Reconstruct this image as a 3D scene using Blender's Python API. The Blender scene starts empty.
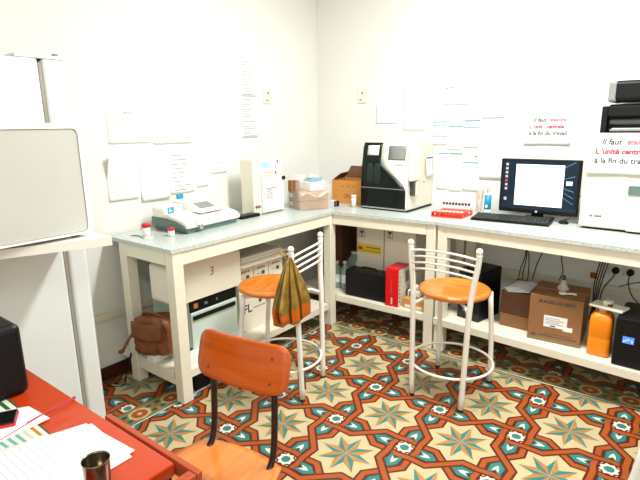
import bpy, bmesh, math, random
from mathutils import Vector, Matrix
random.seed(7)
SC = bpy.context.scene
COL = SC.collection
PI = math.pi

# ------------------------------------------------------------------ camera
cam_d = bpy.data.cameras.new('camera')
cam = bpy.data.objects.new('camera', cam_d)
COL.objects.link(cam)
cam_d.sensor_fit = 'HORIZONTAL'
cam_d.sensor_width = 36.0
cam_d.lens = 494.164 / 640.0 * 36.0
cam_d.clip_start = 0.02
yaw, pitch, roll = -0.6579, -0.2275, -0.0142
fw = Vector((math.sin(yaw)*math.cos(pitch), math.cos(yaw)*math.cos(pitch), math.sin(pitch)))
rt0 = fw.cross(Vector((0, 0, 1))).normalized()
up0 = rt0.cross(fw)
rt = rt0*math.cos(roll) + up0*math.sin(roll)
up = -rt0*math.sin(roll) + up0*math.cos(roll)
cam.matrix_world = Matrix(((rt.x, up.x, -fw.x, 1.1595), (rt.y, up.y, -fw.y, -2.077),
                           (rt.z, up.z, -fw.z, 1.5017), (0, 0, 0, 1)))
SC.camera = cam

# ------------------------------------------------------------------ world, light, exposure
w = bpy.data.worlds.new('world')
SC.world = w
w.use_nodes = True
w.node_tree.nodes['Background'].inputs[0].default_value = (0.85, 0.93, 1.0, 1)
w.node_tree.nodes['Background'].inputs[1].default_value = 1.0
SC.view_settings.view_transform = 'Standard'
SC.view_settings.look = 'None'
SC.view_settings.gamma = 1.0
SC.view_settings.use_curve_mapping = False
SC.view_settings.exposure = 0.40

def area(name, loc, rot, sx, sy, power, color):
    l = bpy.data.lights.new(name, 'AREA')
    l.shape = 'RECTANGLE'; l.size = sx; l.size_y = sy; l.energy = power; l.color = color
    o = bpy.data.objects.new(name, l); o.location = loc; o.rotation_euler = rot
    COL.objects.link(o)
    return o
LAMP_POWER = 78.0
WINDOW_POWER = 6.0
area('ceiling_light_rear', (0.45, 0.12, 2.88), (0, 0, 0), 1.2, 0.25, LAMP_POWER, (1.0, 0.985, 0.965))
area('ceiling_light_near', (1.5, -2.5, 2.88), (0, 0, 0), 1.2, 0.25, LAMP_POWER*0.4, (1.0, 0.985, 0.965))
area('window_daylight', (1.0, -3.38, 1.75), (PI/2, 0, 0), 1.5, 1.2, WINDOW_POWER, (0.97, 0.99, 1.0))

# ------------------------------------------------------------------ materials
MATS = {}
def mat(name, col, rough=0.5, metal=0.0, var=0.06, scale=6.0, bump=0.0, alpha=None, trans=0.0, ior=1.45,
        emit=None, estr=0.0, spec=0.5, coat=0.0, second=None, stretch=None):
    if name in MATS:
        return MATS[name]
    m = bpy.data.materials.new(name)
    m.use_nodes = True
    nt = m.node_tree
    b = nt.nodes['Principled BSDF']
    b.inputs['Roughness'].default_value = rough
    b.inputs['Metallic'].default_value = metal
    b.inputs['IOR'].default_value = ior
    b.inputs['Specular IOR Level'].default_value = spec
    b.inputs['Coat Weight'].default_value = coat
    b.inputs['Transmission Weight'].default_value = trans
    if alpha is not None:
        b.inputs['Alpha'].default_value = alpha
    tc = nt.nodes.new('ShaderNodeTexCoord')
    mp = nt.nodes.new('ShaderNodeMapping')
    nt.links.new(tc.outputs['Object'], mp.inputs['Vector'])
    if stretch: mp.inputs['Scale'].default_value = stretch
    n = nt.nodes.new('ShaderNodeTexNoise')
    n.inputs['Scale'].default_value = scale
    n.inputs['Detail'].default_value = 5.0
    nt.links.new(mp.outputs['Vector'], n.inputs['Vector'])
    r = nt.nodes.new('ShaderNodeValToRGB')
    r.color_ramp.elements[0].position = 0.3
    r.color_ramp.elements[1].position = 0.7
    c2 = second if second else tuple(min(1.0, c*(1+var)) for c in col)
    c1 = tuple(c*(1-var) for c in col) if not second else col
    r.color_ramp.elements[0].color = (*c1, 1)
    r.color_ramp.elements[1].color = (*c2, 1)
    nt.links.new(n.outputs['Fac'], r.inputs['Fac'])
    nt.links.new(r.outputs['Color'], b.inputs['Base Color'])
    if bump > 0:
        bp = nt.nodes.new('ShaderNodeBump')
        bp.inputs['Strength'].default_value = bump
        bp.inputs['Distance'].default_value = 0.005
        nt.links.new(n.outputs['Fac'], bp.inputs['Height'])
        nt.links.new(bp.outputs['Normal'], b.inputs['Normal'])
    if emit:
        b.inputs['Emission Color'].default_value = (*emit, 1)
        b.inputs['Emission Strength'].default_value = estr
    MATS[name] = m
    return m

def srgb(r, g, b):
    f = lambda c: (c/255/12.92 if c/255 <= 0.04045 else ((c/255+0.055)/1.055)**2.4)
    return (f(r), f(g), f(b))

WALL = mat('white_wall_paint', srgb(228, 228, 222), 0.75, var=0.012, scale=2.5, bump=0.05)
CEIL = mat('ceiling_paint', srgb(225, 225, 220), 0.8, var=0.01)
BASEB = mat('dark_red_skirting', srgb(70, 28, 22), 0.3, var=0.1)
BENCH = mat('cream_bench_paint', srgb(232, 228, 208), 0.42, var=0.03, scale=9)
SLAB = mat('speckled_marble', srgb(160, 174, 168), 0.25, scale=110, second=srgb(214, 222, 217))
STEELW = mat('white_enamel_tube', srgb(238, 236, 226), 0.3, var=0.02)
RUBBER = mat('black_rubber', srgb(22, 22, 22), 0.6)
SEATW = mat('orange_lacquered_wood', srgb(196, 104, 28), 0.22, scale=5, second=srgb(214, 130, 46), stretch=(1, 6, 1), coat=0.3)
PLYW = mat('orange_plywood', srgb(184, 76, 6), 0.25, scale=4, second=srgb(200, 92, 14), stretch=(1, 1, 12), coat=0.3)
PLYS = mat('tan_plywood_seat', srgb(196, 112, 40), 0.25, scale=4, second=srgb(214, 134, 58), stretch=(10, 1, 1), coat=0.3)
TUBE = mat('dark_brown_steel_tube', srgb(38, 14, 12), 0.3)
DESK = mat('orange_red_laminate', srgb(182, 56, 16), 0.22, var=0.05, coat=0.2)
DESKR = mat('red_brown_wood_rail', srgb(168, 70, 38), 0.35, var=0.08)
BLACK = mat('black_plastic', srgb(12, 13, 14), 0.45, spec=0.3)
BLACKG = mat('glossy_black', srgb(12, 18, 17), 0.12)
DKGREY = mat('dark_grey_plastic', srgb(58, 62, 60), 0.4)
GREY = mat('grey_plastic', srgb(128, 134, 130), 0.4)
WPLAS = mat('white_plastic', srgb(236, 236, 226), 0.35, var=0.02)
WHITE = mat('white_enamel', srgb(238, 240, 236), 0.3, var=0.015)
PANEL = mat('pale_grey_panel', srgb(194, 196, 188), 0.5, var=0.02)
FRIDGE = mat('fridge_white', srgb(218, 225, 222), 0.35, var=0.015)
GASKET = mat('grey_gasket', srgb(150, 146, 132), 0.6)
BEIGE = mat('beige_plastic', srgb(216, 212, 196), 0.4, var=0.02)
BEIGEB = mat('pale_beige_plastic', srgb(232, 226, 208), 0.4, var=0.02)
MINT = mat('pale_mint_enamel', srgb(200, 218, 206), 0.35, var=0.02)
GRNGREY = mat('grey_green_plastic', srgb(96, 118, 112), 0.4)
BLUE = mat('blue_sticker', srgb(22, 150, 190), 0.4)
PAPER = mat('white_paper', srgb(232, 234, 232), 0.8, var=0.01)
PAPERG = mat('bluish_paper', srgb(230, 234, 235), 0.8, var=0.01)
PAPERY = mat('cream_paper', srgb(240, 240, 232), 0.8, var=0.01)
INK = mat('grey_ink', srgb(118, 120, 122), 0.8)
INKL = mat('faint_ink', srgb(176, 182, 186), 0.8)
INKD = mat('dark_ink', srgb(70, 72, 74), 0.8)
INKB = mat('blue_ink', srgb(90, 130, 165), 0.8)
INKT = mat('teal_ink', srgb(96, 158, 158), 0.8)
INKR = mat('red_ink', srgb(196, 56, 78), 0.8)
INKP = mat('pink_ink', srgb(206, 84, 108), 0.8)
KRAFT = mat('brown_cardboard', srgb(140, 98, 60), 0.8, var=0.06, scale=8)
KRAFTL = mat('light_brown_cardboard', srgb(180, 134, 88), 0.7, var=0.05, scale=8)
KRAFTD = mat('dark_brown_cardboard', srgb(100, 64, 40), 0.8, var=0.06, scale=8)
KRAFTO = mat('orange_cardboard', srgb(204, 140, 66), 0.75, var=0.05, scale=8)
CARTON = mat('white_carton', srgb(226, 220, 202), 0.7, var=0.03)
YELLOW = mat('yellow_label', srgb(232, 196, 48), 0.6, var=0.05)
RED = mat('red_card', srgb(216, 12, 20), 0.4)
REDP = mat('red_orange_plastic', srgb(232, 60, 34), 0.35)
REDCAP = mat('red_cap', srgb(205, 28, 28), 0.4)
GREEN = mat('dark_green_print', srgb(28, 84, 60), 0.6)
LEATHER = mat('brown_leather', srgb(122, 70, 38), 0.5, var=0.25, scale=14, bump=0.4)
ORANGE = mat('orange_canister', srgb(240, 138, 12), 0.4, var=0.05, trans=0.0)
CLEAR = mat('clear_plastic', (0.93, 0.95, 0.94), 0.1, alpha=0.22, var=0.02)
GLASS = mat('green_tinted_bottle', srgb(178, 205, 188), 0.12, alpha=0.55, var=0.05)
FILM = mat('clear_wrapping_film', (0.97, 0.97, 0.94), 0.12, alpha=0.22, var=0.02, scale=25, bump=0.8)
STEEL = mat('brushed_steel', srgb(122, 114, 100), 0.22, metal=1.0, var=0.06, scale=30)
LCD = mat('blue_lcd', srgb(150, 210, 240), 0.3, emit=srgb(120, 190, 240), estr=0.7)
LCDG = mat('grey_lcd', srgb(128, 136, 130), 0.15, var=0.03)
TRUNK = mat('cream_trunking', srgb(222, 216, 196), 0.5, var=0.02)
NEWS = mat('green_printed_paper', srgb(214, 226, 190), 0.7, var=0.05)
GOLD = mat('gold_brown_foil', srgb(128, 96, 30), 0.22, metal=0.35, scale=16, second=srgb(168, 140, 66))
GOLDD = mat('dark_bronze_foil', srgb(84, 58, 16), 0.22, metal=0.35, var=0.2)
GOLDO = mat('orange_foil', srgb(206, 104, 20), 0.25, metal=0.3, var=0.15)

# ------------------------------------------------------------------ mesh helpers
class MB:
    """collects shapes in one bmesh, each with its material"""
    def __init__(s):
        s.bm = bmesh.new(); s.mats = []
    def mi(s, m):
        if m not in s.mats: s.mats.append(m)
        return s.mats.index(m)
    def _put(s, verts, faces, m, M=None, smooth=False):
        vs = [s.bm.verts.new((M @ Vector(v)) if M else v) for v in verts]
        k = s.mi(m)
        for f in faces:
            try:
                fc = s.bm.faces.new([vs[i] for i in f]); fc.material_index = k; fc.smooth = smooth
            except ValueError:
                pass
        return vs
    def box(s, x0, x1, y0, y1, z0, z1, m, bev=0.0, M=None):
        vs = s._put([(x, y, z) for z in (z0, z1) for y in (y0, y1) for x in (x0, x1)],
                    [(0, 2, 3, 1), (4, 5, 7, 6), (0, 1, 5, 4), (2, 6, 7, 3), (0, 4, 6, 2), (1, 3, 7, 5)], m, M)
        if bev > 0:
            fs = set(f for v in vs for f in v.link_faces)
            es = list(set(e for v in vs for e in v.link_edges))
            bmesh.ops.bevel(s.bm, geom=es, offset=bev, segments=3, profile=0.5, affect='EDGES', clamp_overlap=True)
        return s
    def prism(s, pts, h0, h1, m, axis='z', M=None, smooth=False):
        """polygon in the plane across axis, extruded from h0 to h1. pts (a,b): axis z -> (x,y); x -> (y,z); y -> (x,z)"""
        def P(a, b, h):
            return {'z': (a, b, h), 'x': (h, a, b), 'y': (a, h, b)}[axis]
        n = len(pts)
        v = [P(a, b, h0) for a, b in pts] + [P(a, b, h1) for a, b in pts]
        f = [tuple(range(n))[::-1], tuple(range(n, 2*n))] + [(i, (i+1) % n, n+(i+1) % n, n+i) for i in range(n)]
        s._put(v, f, m, M, smooth)
        return s
    def poly(s, pts3, m, M=None):
        s._put(pts3, [tuple(range(len(pts3)))], m, M); return s
    def lathe(s, prof, m, c=(0, 0, 0), seg=24, M=None, cap=True, sx=1.0, sy=1.0):
        v = []; f = []
        for (r, z) in prof:
            for k in range(seg):
                a = 2*PI*k/seg
                v.append((c[0]+r*sx*math.cos(a), c[1]+r*sy*math.sin(a), c[2]+z))
        for i in range(len(prof)-1):
            for k in range(seg):
                f.append((i*seg+k, i*seg+(k+1) % seg, (i+1)*seg+(k+1) % seg, (i+1)*seg+k))
        if cap:
            f.append(tuple(range(seg))[::-1]); n = len(prof)-1
            f.append(tuple(n*seg+k for k in range(seg)))
        s._put(v, f, m, M, True); return s
    def tube(s, pts, r, m, seg=8, closed=False, smooth=True, sub=0):
        pts = [Vector(p) for p in pts]
        if sub: pts = catmull(pts, sub, closed)
        n = len(pts); v = []; f = []
        prev = None
        rr = r if isinstance(r, (list, tuple)) else [r]*n
        for i, p in enumerate(pts):
            if closed: d = (pts[(i+1) % n]-pts[i-1]).normalized()
            elif i == 0: d = (pts[1]-pts[0]).normalized()
            elif i == n-1: d = (pts[-1]-pts[-2]).normalized()
            else: d = (pts[i+1]-pts[i-1]).normalized()
            if prev is None:
                a = d.orthogonal().normalized()
            else:
                a = prev - d*prev.dot(d)
                a = a.normalized() if a.length > 1e-6 else d.orthogonal().normalized()
            prev = a; b = d.cross(a)
            for k in range(seg):
                t = 2*PI*k/seg
                v.append(p + (a*math.cos(t)+b*math.sin(t))*rr[min(i, len(rr)-1)])
        for i in range(n if closed else n-1):
            j = (i+1) % n
            for k in range(seg):
                f.append((i*seg+k, i*seg+(k+1) % seg, j*seg+(k+1) % seg, j*seg+k))
        if not closed:
            f.append(tuple(range(seg))[::-1]); f.append(tuple((n-1)*seg+k for k in range(seg)))
        s._put([tuple(x) for x in v], f, m, None, smooth); return s
    def ball(s, c, r, m, seg=12, sz=1.0):
        prof = [(max(1e-4, r*math.sin(PI*i/8)), -r*sz*math.cos(PI*i/8)) for i in range(9)]
        return s.lathe(prof, m, c, seg)
    def grid(s, fn, nu, nv, m, th=0.0, matfn=None):
        """surface fn(u,v) -> point, u,v in 0..1; thickness along the normal when th > 0"""
        v = [Vector(fn(i/nu, j/nv)) for j in range(nv+1) for i in range(nu+1)]
        W = nu+1
        q = [(j*W+i, j*W+i+1, (j+1)*W+i+1, (j+1)*W+i) for j in range(nv) for i in range(nu)]
        nor = [Vector((0, 0, 0)) for _ in v]
        for f in q:
            nn = (v[f[1]]-v[f[0]]).cross(v[f[3]]-v[f[0]])
            for k in f: nor[k] += nn
        V = [tuple(x) for x in v]
        allf = list(q)
        if th > 0:
            N = len(v)
            V += [tuple(x - n.normalized()*th) for x, n in zip(v, nor)]
            allf += [tuple(k+N for k in f)[::-1] for f in q]
            rim = [i for i in range(W)] + [j*W+nu for j in range(1, nv+1)] + [nv*W+i for i in range(nu-1, -1, -1)] + [j*W for j in range(nv-1, 0, -1)]
            for a, b in zip(rim, rim[1:]+rim[:1]): allf.append((a, a+N, b+N, b))
        vs = [s.bm.verts.new(p) for p in V]
        for idx, f in enumerate(allf):
            mm = m
            if matfn:
                k = idx % len(q) if idx < 2*len(q) else 0
                mm = matfn((k % nu+.5)/nu, (k//nu+.5)/nv)
            try:
                fc = s.bm.faces.new([vs[i] for i in f]); fc.smooth = True; fc.material_index = s.mi(mm)
            except ValueError: pass
        return s
    def text(s, txt, size, m, M, align='LEFT', shear=0.0, bold=0.0, th=0.0006, sx=1.0):
        cu = bpy.data.curves.new('t', 'FONT')
        cu.body = txt; cu.size = size; cu.align_x = align; cu.shear = shear; cu.offset = bold; cu.extrude = th/2
        cu.resolution_u = 3
        o = bpy.data.objects.new('t', cu); COL.objects.link(o)
        dg = bpy.context.evaluated_depsgraph_get()
        me = bpy.data.meshes.new_from_object(o.evaluated_get(dg))
        S = Matrix.Diagonal((sx, 1, 1, 1))
        s._put([tuple(S @ v.co) for v in me.vertices], [tuple(p.vertices) for p in me.polygons], m, M)
        bpy.data.objects.remove(o); bpy.data.curves.remove(cu); bpy.data.meshes.remove(me)
        return s

def catmull(P, sub, closed=False):
    n = len(P); out = []
    rng = n if closed else n-1
    for i in range(rng):
        p0 = P[(i-1) % n] if (closed or i > 0) else P[0]*2-P[1]
        p1 = P[i]; p2 = P[(i+1) % n]
        p3 = P[(i+2) % n] if (closed or i+2 < n) else P[-1]*2-P[-2]
        for k in range(sub):
            t = k/sub
            out.append(0.5*((2*p1)+(p2-p0)*t+(2*p0-5*p1+4*p2-p3)*t*t+(3*p1-p0-3*p2+p3)*t**3))
    if not closed: out.append(P[-1])
    return out

def build(name, mb, parent=None, loc=None):
    me = bpy.data.meshes.new(name)
    bmesh.ops.recalc_face_normals(mb.bm, faces=mb.bm.faces[:]) if mb.bm.faces else None
    mb.bm.to_mesh(me); mb.bm.free()
    for m in mb.mats: me.materials.append(m)
    o = bpy.data.objects.new(name, me); COL.objects.link(o)
    if parent: o.parent = parent
    if loc: o.location = loc
    return o
def struct(name, mb):
    o = build(name, mb); o['kind'] = 'structure'; return o
def tag(o, label, cat, group=None):
    o['label'] = label; o['category'] = cat
    if group: o['group'] = group
    return o
def thing(name, label, cat, loc=(0, 0, 0), rotz=0.0, group=None):
    o = bpy.data.objects.new(name, None); o.empty_display_size = 0.05
    COL.objects.link(o); o.location = loc; o.rotation_euler = (0, 0, rotz)
    return tag(o, label, cat, group)
def copy_tree(o, parent=None):
    c = o.copy(); COL.objects.link(c)
    if parent: c.parent = parent
    for ch in list(o.children): copy_tree(ch, c)
    return c
def face_A(x, y, z):   # text / flat items facing +X, reading direction +Y
    return Matrix(((0, 0, 1, x), (1, 0, 0, y), (0, 1, 0, z), (0, 0, 0, 1)))
def face_B(x, y, z):   # facing -Y, reading direction +X
    return Matrix(((1, 0, 0, x), (0, 0, -1, y), (0, 1, 0, z), (0, 0, 0, 1)))

# ================================================================== THE ROOM
XA, YB, XR, YN, ZC = -1.58, 1.46, 2.7, -3.45, 2.95
H = 0.889          # worktop height
b = MB(); b.box(XA-.12, XA, YN-.12, YB+.12, 0, ZC, WALL); struct('wall_left', b)
b = MB(); b.box(XA, XR, YB, YB+.12, 0, ZC, WALL); struct('wall_back', b)
b = MB(); b.box(XR, XR+.12, YN-.12, YB+.12, 0, ZC, WALL); struct('wall_right', b)
b = MB()
b.box(XA, 0.2, YN-.12, YN, 0, ZC, WALL); b.box(1.8, XR, YN-.12, YN, 0, ZC, WALL)
b.box(0.2, 1.8, YN-.12, YN, 0, 1.1, WALL); b.box(0.2, 1.8, YN-.12, YN, 2.4, ZC, WALL)
struct('wall_near', b)
b = MB(); b.box(XA-.12, XR+.12, YN-.12, YB+.12, ZC, ZC+.1, CEIL); struct('ceiling', b)
b = MB(); b.box(XA, XA+.015, YN, YB, 0.0015, .085, BASEB, .003); struct('baseboard_left', b)
b = MB(); b.box(XA+.015, XR, YB-.015, YB, 0.0015, .085, BASEB, .003); struct('baseboard_back', b)
b = MB()
for x0, x1, z0, z1 in ((.2, 1.8, 1.1, 1.15), (.2, 1.8, 2.35, 2.4), (.2, .25, 1.15, 2.35), (1.75, 1.8, 1.15, 2.35), (.97, 1.03, 1.15, 2.35)):
    b.box(x0, x1, YN-.1, YN-.04, z0, z1, WHITE)
struct('window_1', b)
# cable trunking fixed along both walls
b = MB(); b.box(XA, XA+.022, -1.2, YB, .383, .425, TRUNK, .003); struct('trim_1', b)
b = MB(); b.box(XA+.022, XR, YB-.022, YB, .412, .478, TRUNK, .003); b.box(XA+.022, XR, YB-.026, YB-.022, .44, .446, TRUNK); struct('trim_2', b)

# ------------------------------------------------------------------ tiled floor
T_CREAM = mat('tile_cream', srgb(192, 177, 136), 0.35, var=0.05, scale=12)
T_BROWN = mat('tile_dark_red', srgb(90, 28, 15), 0.35, var=0.12, scale=12)
T_ORANGE = mat('tile_orange', srgb(160, 78, 32), 0.35, var=0.08, scale=10)
T_OCHRE = mat('tile_ochre', srgb(176, 122, 62), 0.35, var=0.1, scale=10)
T_TEAL = mat('tile_teal', srgb(50, 122, 118), 0.35, var=0.12, scale=10)
T_TEALD = mat('tile_dark_teal', srgb(36, 78, 66), 0.3, var=0.12, scale=10)
T_OLIVE = mat('tile_olive', srgb(122, 118, 78), 0.3, var=0.12, scale=12)
T_WHITE = mat('tile_white', srgb(216, 212, 194), 0.35, var=0.04, scale=12)
T_LINE = mat('tile_black_line', srgb(44, 34, 28), 0.3)
T_SEAM = mat('tile_seam', srgb(176, 160, 118), 0.5)

def clip_poly(p, a, c, keep):
    """clip polygon p to keep*(coord a) >= keep*c"""
    out = []
    for i in range(len(p)):
        q0, q1 = p[i-1], p[i]
        i0 = (q0[a]-c)*keep >= 0; i1 = (q1[a]-c)*keep >= 0
        if i0 != i1:
            t = (c-q0[a])/(q1[a]-q0[a]); out.append((q0[0]+(q1[0]-q0[0])*t, q0[1]+(q1[1]-q0[1])*t))
        if i1: out.append(q1)
    return out
def strap(path, hw):
    """quads with mitred joints along an open path"""
    L = []; R = []
    for i, p in enumerate(path):
        p = Vector(p)
        d0 = (p-Vector(path[i-1])).normalized() if i > 0 else None
        d1 = (Vector(path[i+1])-p).normalized() if i < len(path)-1 else None
        if d0 is None: d0 = d1
        if d1 is None: d1 = d0
        t = (d0+d1).normalized(); n = Vector((-t.y, t.x)); k = hw/max(.5, n.dot(Vector((-d0.y, d0.x))))
        L.append(p+n*k); R.append(p-n*k)
    return [[tuple(L[i]), tuple(L[i+1]), tuple(R[i+1]), tuple(R[i])] for i in range(len(path)-1)]
def rot4(p, k):
    for _ in range(k): p = [(-y, x) for x, y in p]
    return p
def star_unit():
    """polygons of one 40 cm repeat around a big star at (0,0); unit = repeat; list of (layer, material, polygon)"""
    out = []
    # strap path from midpoint (0,.5) to midpoint (1,.5) below the small star
    path = [(0, .5), (.165, .350), (.36, .362), (.5, .340), (.64, .362), (.835, .350), (1, .5)]
    for k in range(4):
        # around the small star: express relative to (.5,.5), turn, put back
        rel = [(x-.5, y-.5) for x, y in path]
        pr_ = rot4(rel, k)
        half = pr_[:4]+[pr_[4], pr_[5], pr_[6]]
        for n_, q in enumerate(strap([(x+.5, y+.5) for x, y in half], .056)): out.append((4+4*(n_ > 2)+k*.3, T_BROWN, q))
        for n_, q in enumerate(strap([(x+.5, y+.5) for x, y in half], .031)): out.append((5.5+4*(n_ > 2)+k*.3, T_ORANGE, q))
        # the leaf in the cell between crossing (0,.5) and the small star, turned k times
        cell = [(.05, .5), (.17, .39), (.33, .41), (.345, .45), (.31, .5), (.345, .55), (.33, .59), (.17, .59)]
        leaf = [(.092, .5), (.182, .425), (.305, .43), (.322, .448), (.262, .5), (.322, .552), (.305, .57), (.182, .575)]
        leafd = [(.078, .5), (.178, .413), (.313, .42), (.333, .447), (.275, .5), (.333, .553), (.313, .58), (.178, .587)]
        core = [(.165, .5), (.215, .472), (.285, .462), (.245, .5), (.285, .538), (.215, .528)]
        for lay, mm, pg in ((2, T_BROWN, cell), (11.5, T_TEALD, leafd), (12.5, T_TEAL, leaf), (13.5, T_WHITE, core)):
            q = [(x+.5, y+.5) for x, y in rot4([(x-.5, y-.5) for x, y in pg], k)]
            out.append((lay, mm, q))
    # small star
    out.append((11.5, T_BROWN, [(.5+(.125 if i % 2 else .105)*math.cos(PI/8*i), .5+(.125 if i % 2 else .105)*math.sin(PI/8*i)) for i in range(16)]))
    out.append((12.5, T_WHITE, [(.5+(.108 if i % 2 else .082)*math.cos(PI/8*i), .5+(.108 if i % 2 else .082)*math.sin(PI/8*i)) for i in range(16)]))
    out.append((13.5, T_TEAL, [(.5+(.058 if i % 2 else .052)*math.cos(PI/8*i+.2), .5+(.058 if i % 2 else .052)*math.sin(PI/8*i+.2)) for i in range(16)]))
    # big star: eight kites, each half teal and half ochre
    for i in range(8):
        a = PI/4*i; R = .34; r = .16
        tip = (R*math.cos(a), R*math.sin(a))
        l = (r*math.cos(a+PI/8), r*math.sin(a+PI/8)); q = (r*math.cos(a-PI/8), r*math.sin(a-PI/8))
        out.append((2, T_TEAL, [(0, 0), tip, l])); out.append((2, T_OCHRE, [(0, 0), q, tip]))
    # seams of the 20 cm tiles
    for k in range(2):
        s_ = [(-.43, -.0035), (.43, -.0035), (.43, .0035), (-.43, .0035)]
        out.append((3, T_SEAM, rot4(s_, k)))
    return out
UNIT = star_unit()
fl = MB()
fl.box(XA-.12, XR+.12, YN-.12, YB+.12, -.08, 0, T_CREAM)
LZ = 0.00009
def flat(pg, layer, m):
    if len(pg) >= 3: fl.poly([(x, y, LZ*layer) for x, y in pg], m)
def lay_field(ox, oy, x0, x1, y0, y1):
    i0 = int(math.floor((x0-ox)/.4))-1; i1 = int(math.ceil((x1-ox)/.4))+1
    j0 = int(math.floor((y0-oy)/.4))-1; j1 = int(math.ceil((y1-oy)/.4))+1
    for i in range(i0, i1+1):
        for j in range(j0, j1+1):
            for lay, mm, pg in UNIT:
                q = [(ox+(i+x)*.4, oy+(j+y)*.4) for x, y in pg]
                xs = [p[0] for p in q]; ys = [p[1] for p in q]
                if max(xs) < x0 or min(xs) > x1 or max(ys) < y0 or min(ys) > y1: continue
                for a, c, kp in ((0, x0, 1), (0, x1, -1), (1, y0, 1), (1, y1, -1)):
                    q = clip_poly(q, a, c, kp)
                    if len(q) < 3: break
                flat(q, lay, mm)
AX0, AX1, BY0, BY1 = -1.155, -1.0, .81, .97
lay_field(0, 0, AX1, XR, -1.9, BY0)
lay_field(-1.38, -.6, XA, AX0, -1.5, BY1)
lay_field(.8, 1.17, XA, XR, BY1, YB)
def border(p0, p1, q0, q1, axis):
    """ornament strip: along axis from p0 to p1, across from q0 (inner edge, room side) to q1"""
    def pt(a, c): return (a, c) if axis == 'x' else (c, a)
    def rect(a0, a1, c0, c1, lay, m): flat([pt(a0, c0), pt(a1, c0), pt(a1, c1), pt(a0, c1)], lay, m)
    s = 1 if q1 > q0 else -1
    rect(p0, p1, q0, q1, 16, T_LINE)
    rect(p0, p1, q0+s*.006, q0+s*.015, 17, T_WHITE)
    rect(p0, p1, q0+s*.019, q1-s*.012, 17, T_OLIVE)
    rect(p0, p1, q1-s*.009, q1-s*.004, 17, T_OCHRE)
    c = (q0+q1)/2+s*.003; n = int((p1-p0)/.2)+2
    for k in range(-1, n):
        a = math.floor(p0/.2)*.2+.01+k*.2
        if a-.06 > p0 and a+.06 < p1:
            def disc(r, lay, m, lob=0.0, n2=20):
                flat([pt(a+r*1.12*(1+lob*math.cos(8*t))*math.cos(t), c+r*(1+lob*math.cos(8*t))*math.sin(t)) for t in [2*PI*i/n2 for i in range(n2)]], lay, m)
            disc(.053, 18, T_CREAM, .05, 32); disc(.043, 19, T_OCHRE); disc(.034, 20, T_BROWN, .0)
            disc(.031, 21, T_ORANGE, .12, 32); disc(.012, 22, T_CREAM)
        a2 = a+.1
        if a2-.04 > p0 and a2+.04 < p1:
            for dx, dy, m in ((-.026, .028, T_TEALD), (.026, .028, T_TEALD), (-.026, -.028, T_TEALD), (.026, -.028, T_TEALD)):
                flat([pt(a2+dx+.017*math.cos(t), c+dy+.013*math.sin(t)) for t in [2*PI*i/10 for i in range(10)]], 18, m)
            flat([pt(a2+.022*math.cos(t), c+.016*math.sin(t)) for t in [2*PI*i/8 for i in range(8)]], 19, T_ORANGE)
border(AX0, XR, BY0, BY1, 'x')
border(-1.5, BY1-.165, AX1, AX0, 'y')
struct('floor', fl)

# ================================================================== LAB BENCHES
def bench(name, label, top, legs, shelf, zshelf, aprons, group=None, extra=None):
    """top: 4 corners (x,y); legs: list of (x0,x1,y0,y1); shelf: polygon; aprons: list of polygons"""
    t = thing(name, label, 'bench', (top[0][0], top[0][1], 0), 0, group)
    ox, oy = top[0]
    sh = lambda pg: [(x-ox, y-oy) for x, y in pg]
    b = MB(); b.prism(sh(top), H-.022, H, SLAB); build('worktop', b, t)
    for x0, x1, y0, y1 in legs:
        b = MB(); b.box(x0-ox, x1-ox, y0-oy, y1-oy, .0018, H-.022, BENCH, .004); build('leg', b, t)
    for pg in aprons:
        b = MB(); b.prism(sh(pg), H-.095, H-.023, BENCH); build('apron', b, t)
    if shelf:
        b = MB(); b.prism(sh(shelf), zshelf-.045, zshelf, BENCH); build('shelf', b, t)
    if extra: extra(t, ox, oy)
    return t
LW = .062
ZSA, ZSB = .18, .235
def rails(t, ox, oy):
    b = MB(); b.box(-1.47-ox, -.96-ox, -.585-oy, -.545-oy, .095, .134, BENCH, .003); build('cross_rail', b, t)
bench('lab_bench', 'cream painted wooden lab bench with marble top running along the left wall',
      [(-.948, -.60), (-.948, 1.45), (-1.565, 1.45), (-1.565, -.60)],
      [(-1.02, -.955, -.592, -.525), (-1.46, -1.39, -.592, -.525), (-1.02, -.955, .785, .85)],
      [(-.965, -.535), (-.965, .775), (-1.55, .775), (-1.55, -.59), (-1.465, -.59), (-1.465, -.52), (-1.385, -.52), (-1.385, -.59), (-1.03, -.59), (-1.03, -.52)], ZSA,
      [[(-.957, -.525), (-.957, .785), (-.98, .785), (-.98, -.525)], [(-1.02, -.592), (-1.02, -.57), (-1.39, -.57), (-1.39, -.592)]],
      extra=rails)
bench('lab_bench', 'short cream painted bench with marble top under the black and white analyser in the corner',
      [(-.946, .80), (-.158, .845), (-.158, 1.45), (-.946, 1.45)],
      [(-.225, -.16, .855, .92), (-.225, -.16, 1.36, 1.42)],
      [(-.95, .84), (-.162, .86), (-.162, 1.43), (-1.35, 1.43), (-1.35, .865), (-.95, .865)], ZSB,
      [[(-.95, .812), (-.225, .853), (-.225, .875), (-.95, .835)]])
bench('lab_bench', 'long cream painted bench with marble top along the back wall, carrying the monitor and keyboard',
      [(-.152, .845), (1.75, .66), (1.75, 1.45), (-.152, 1.45)],
      [(-.145, -.08, .855, .92), (-.145, -.08, 1.36, 1.42), (1.67, 1.735, .69, .755), (1.67, 1.735, 1.36, 1.42)],
      [(-.148, .845), (1.74, .70), (1.74, 1.43), (-.148, 1.43)], ZSB,
      [[(-.08, .852), (1.67, .682), (1.67, .705), (-.08, .875)]])
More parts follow.
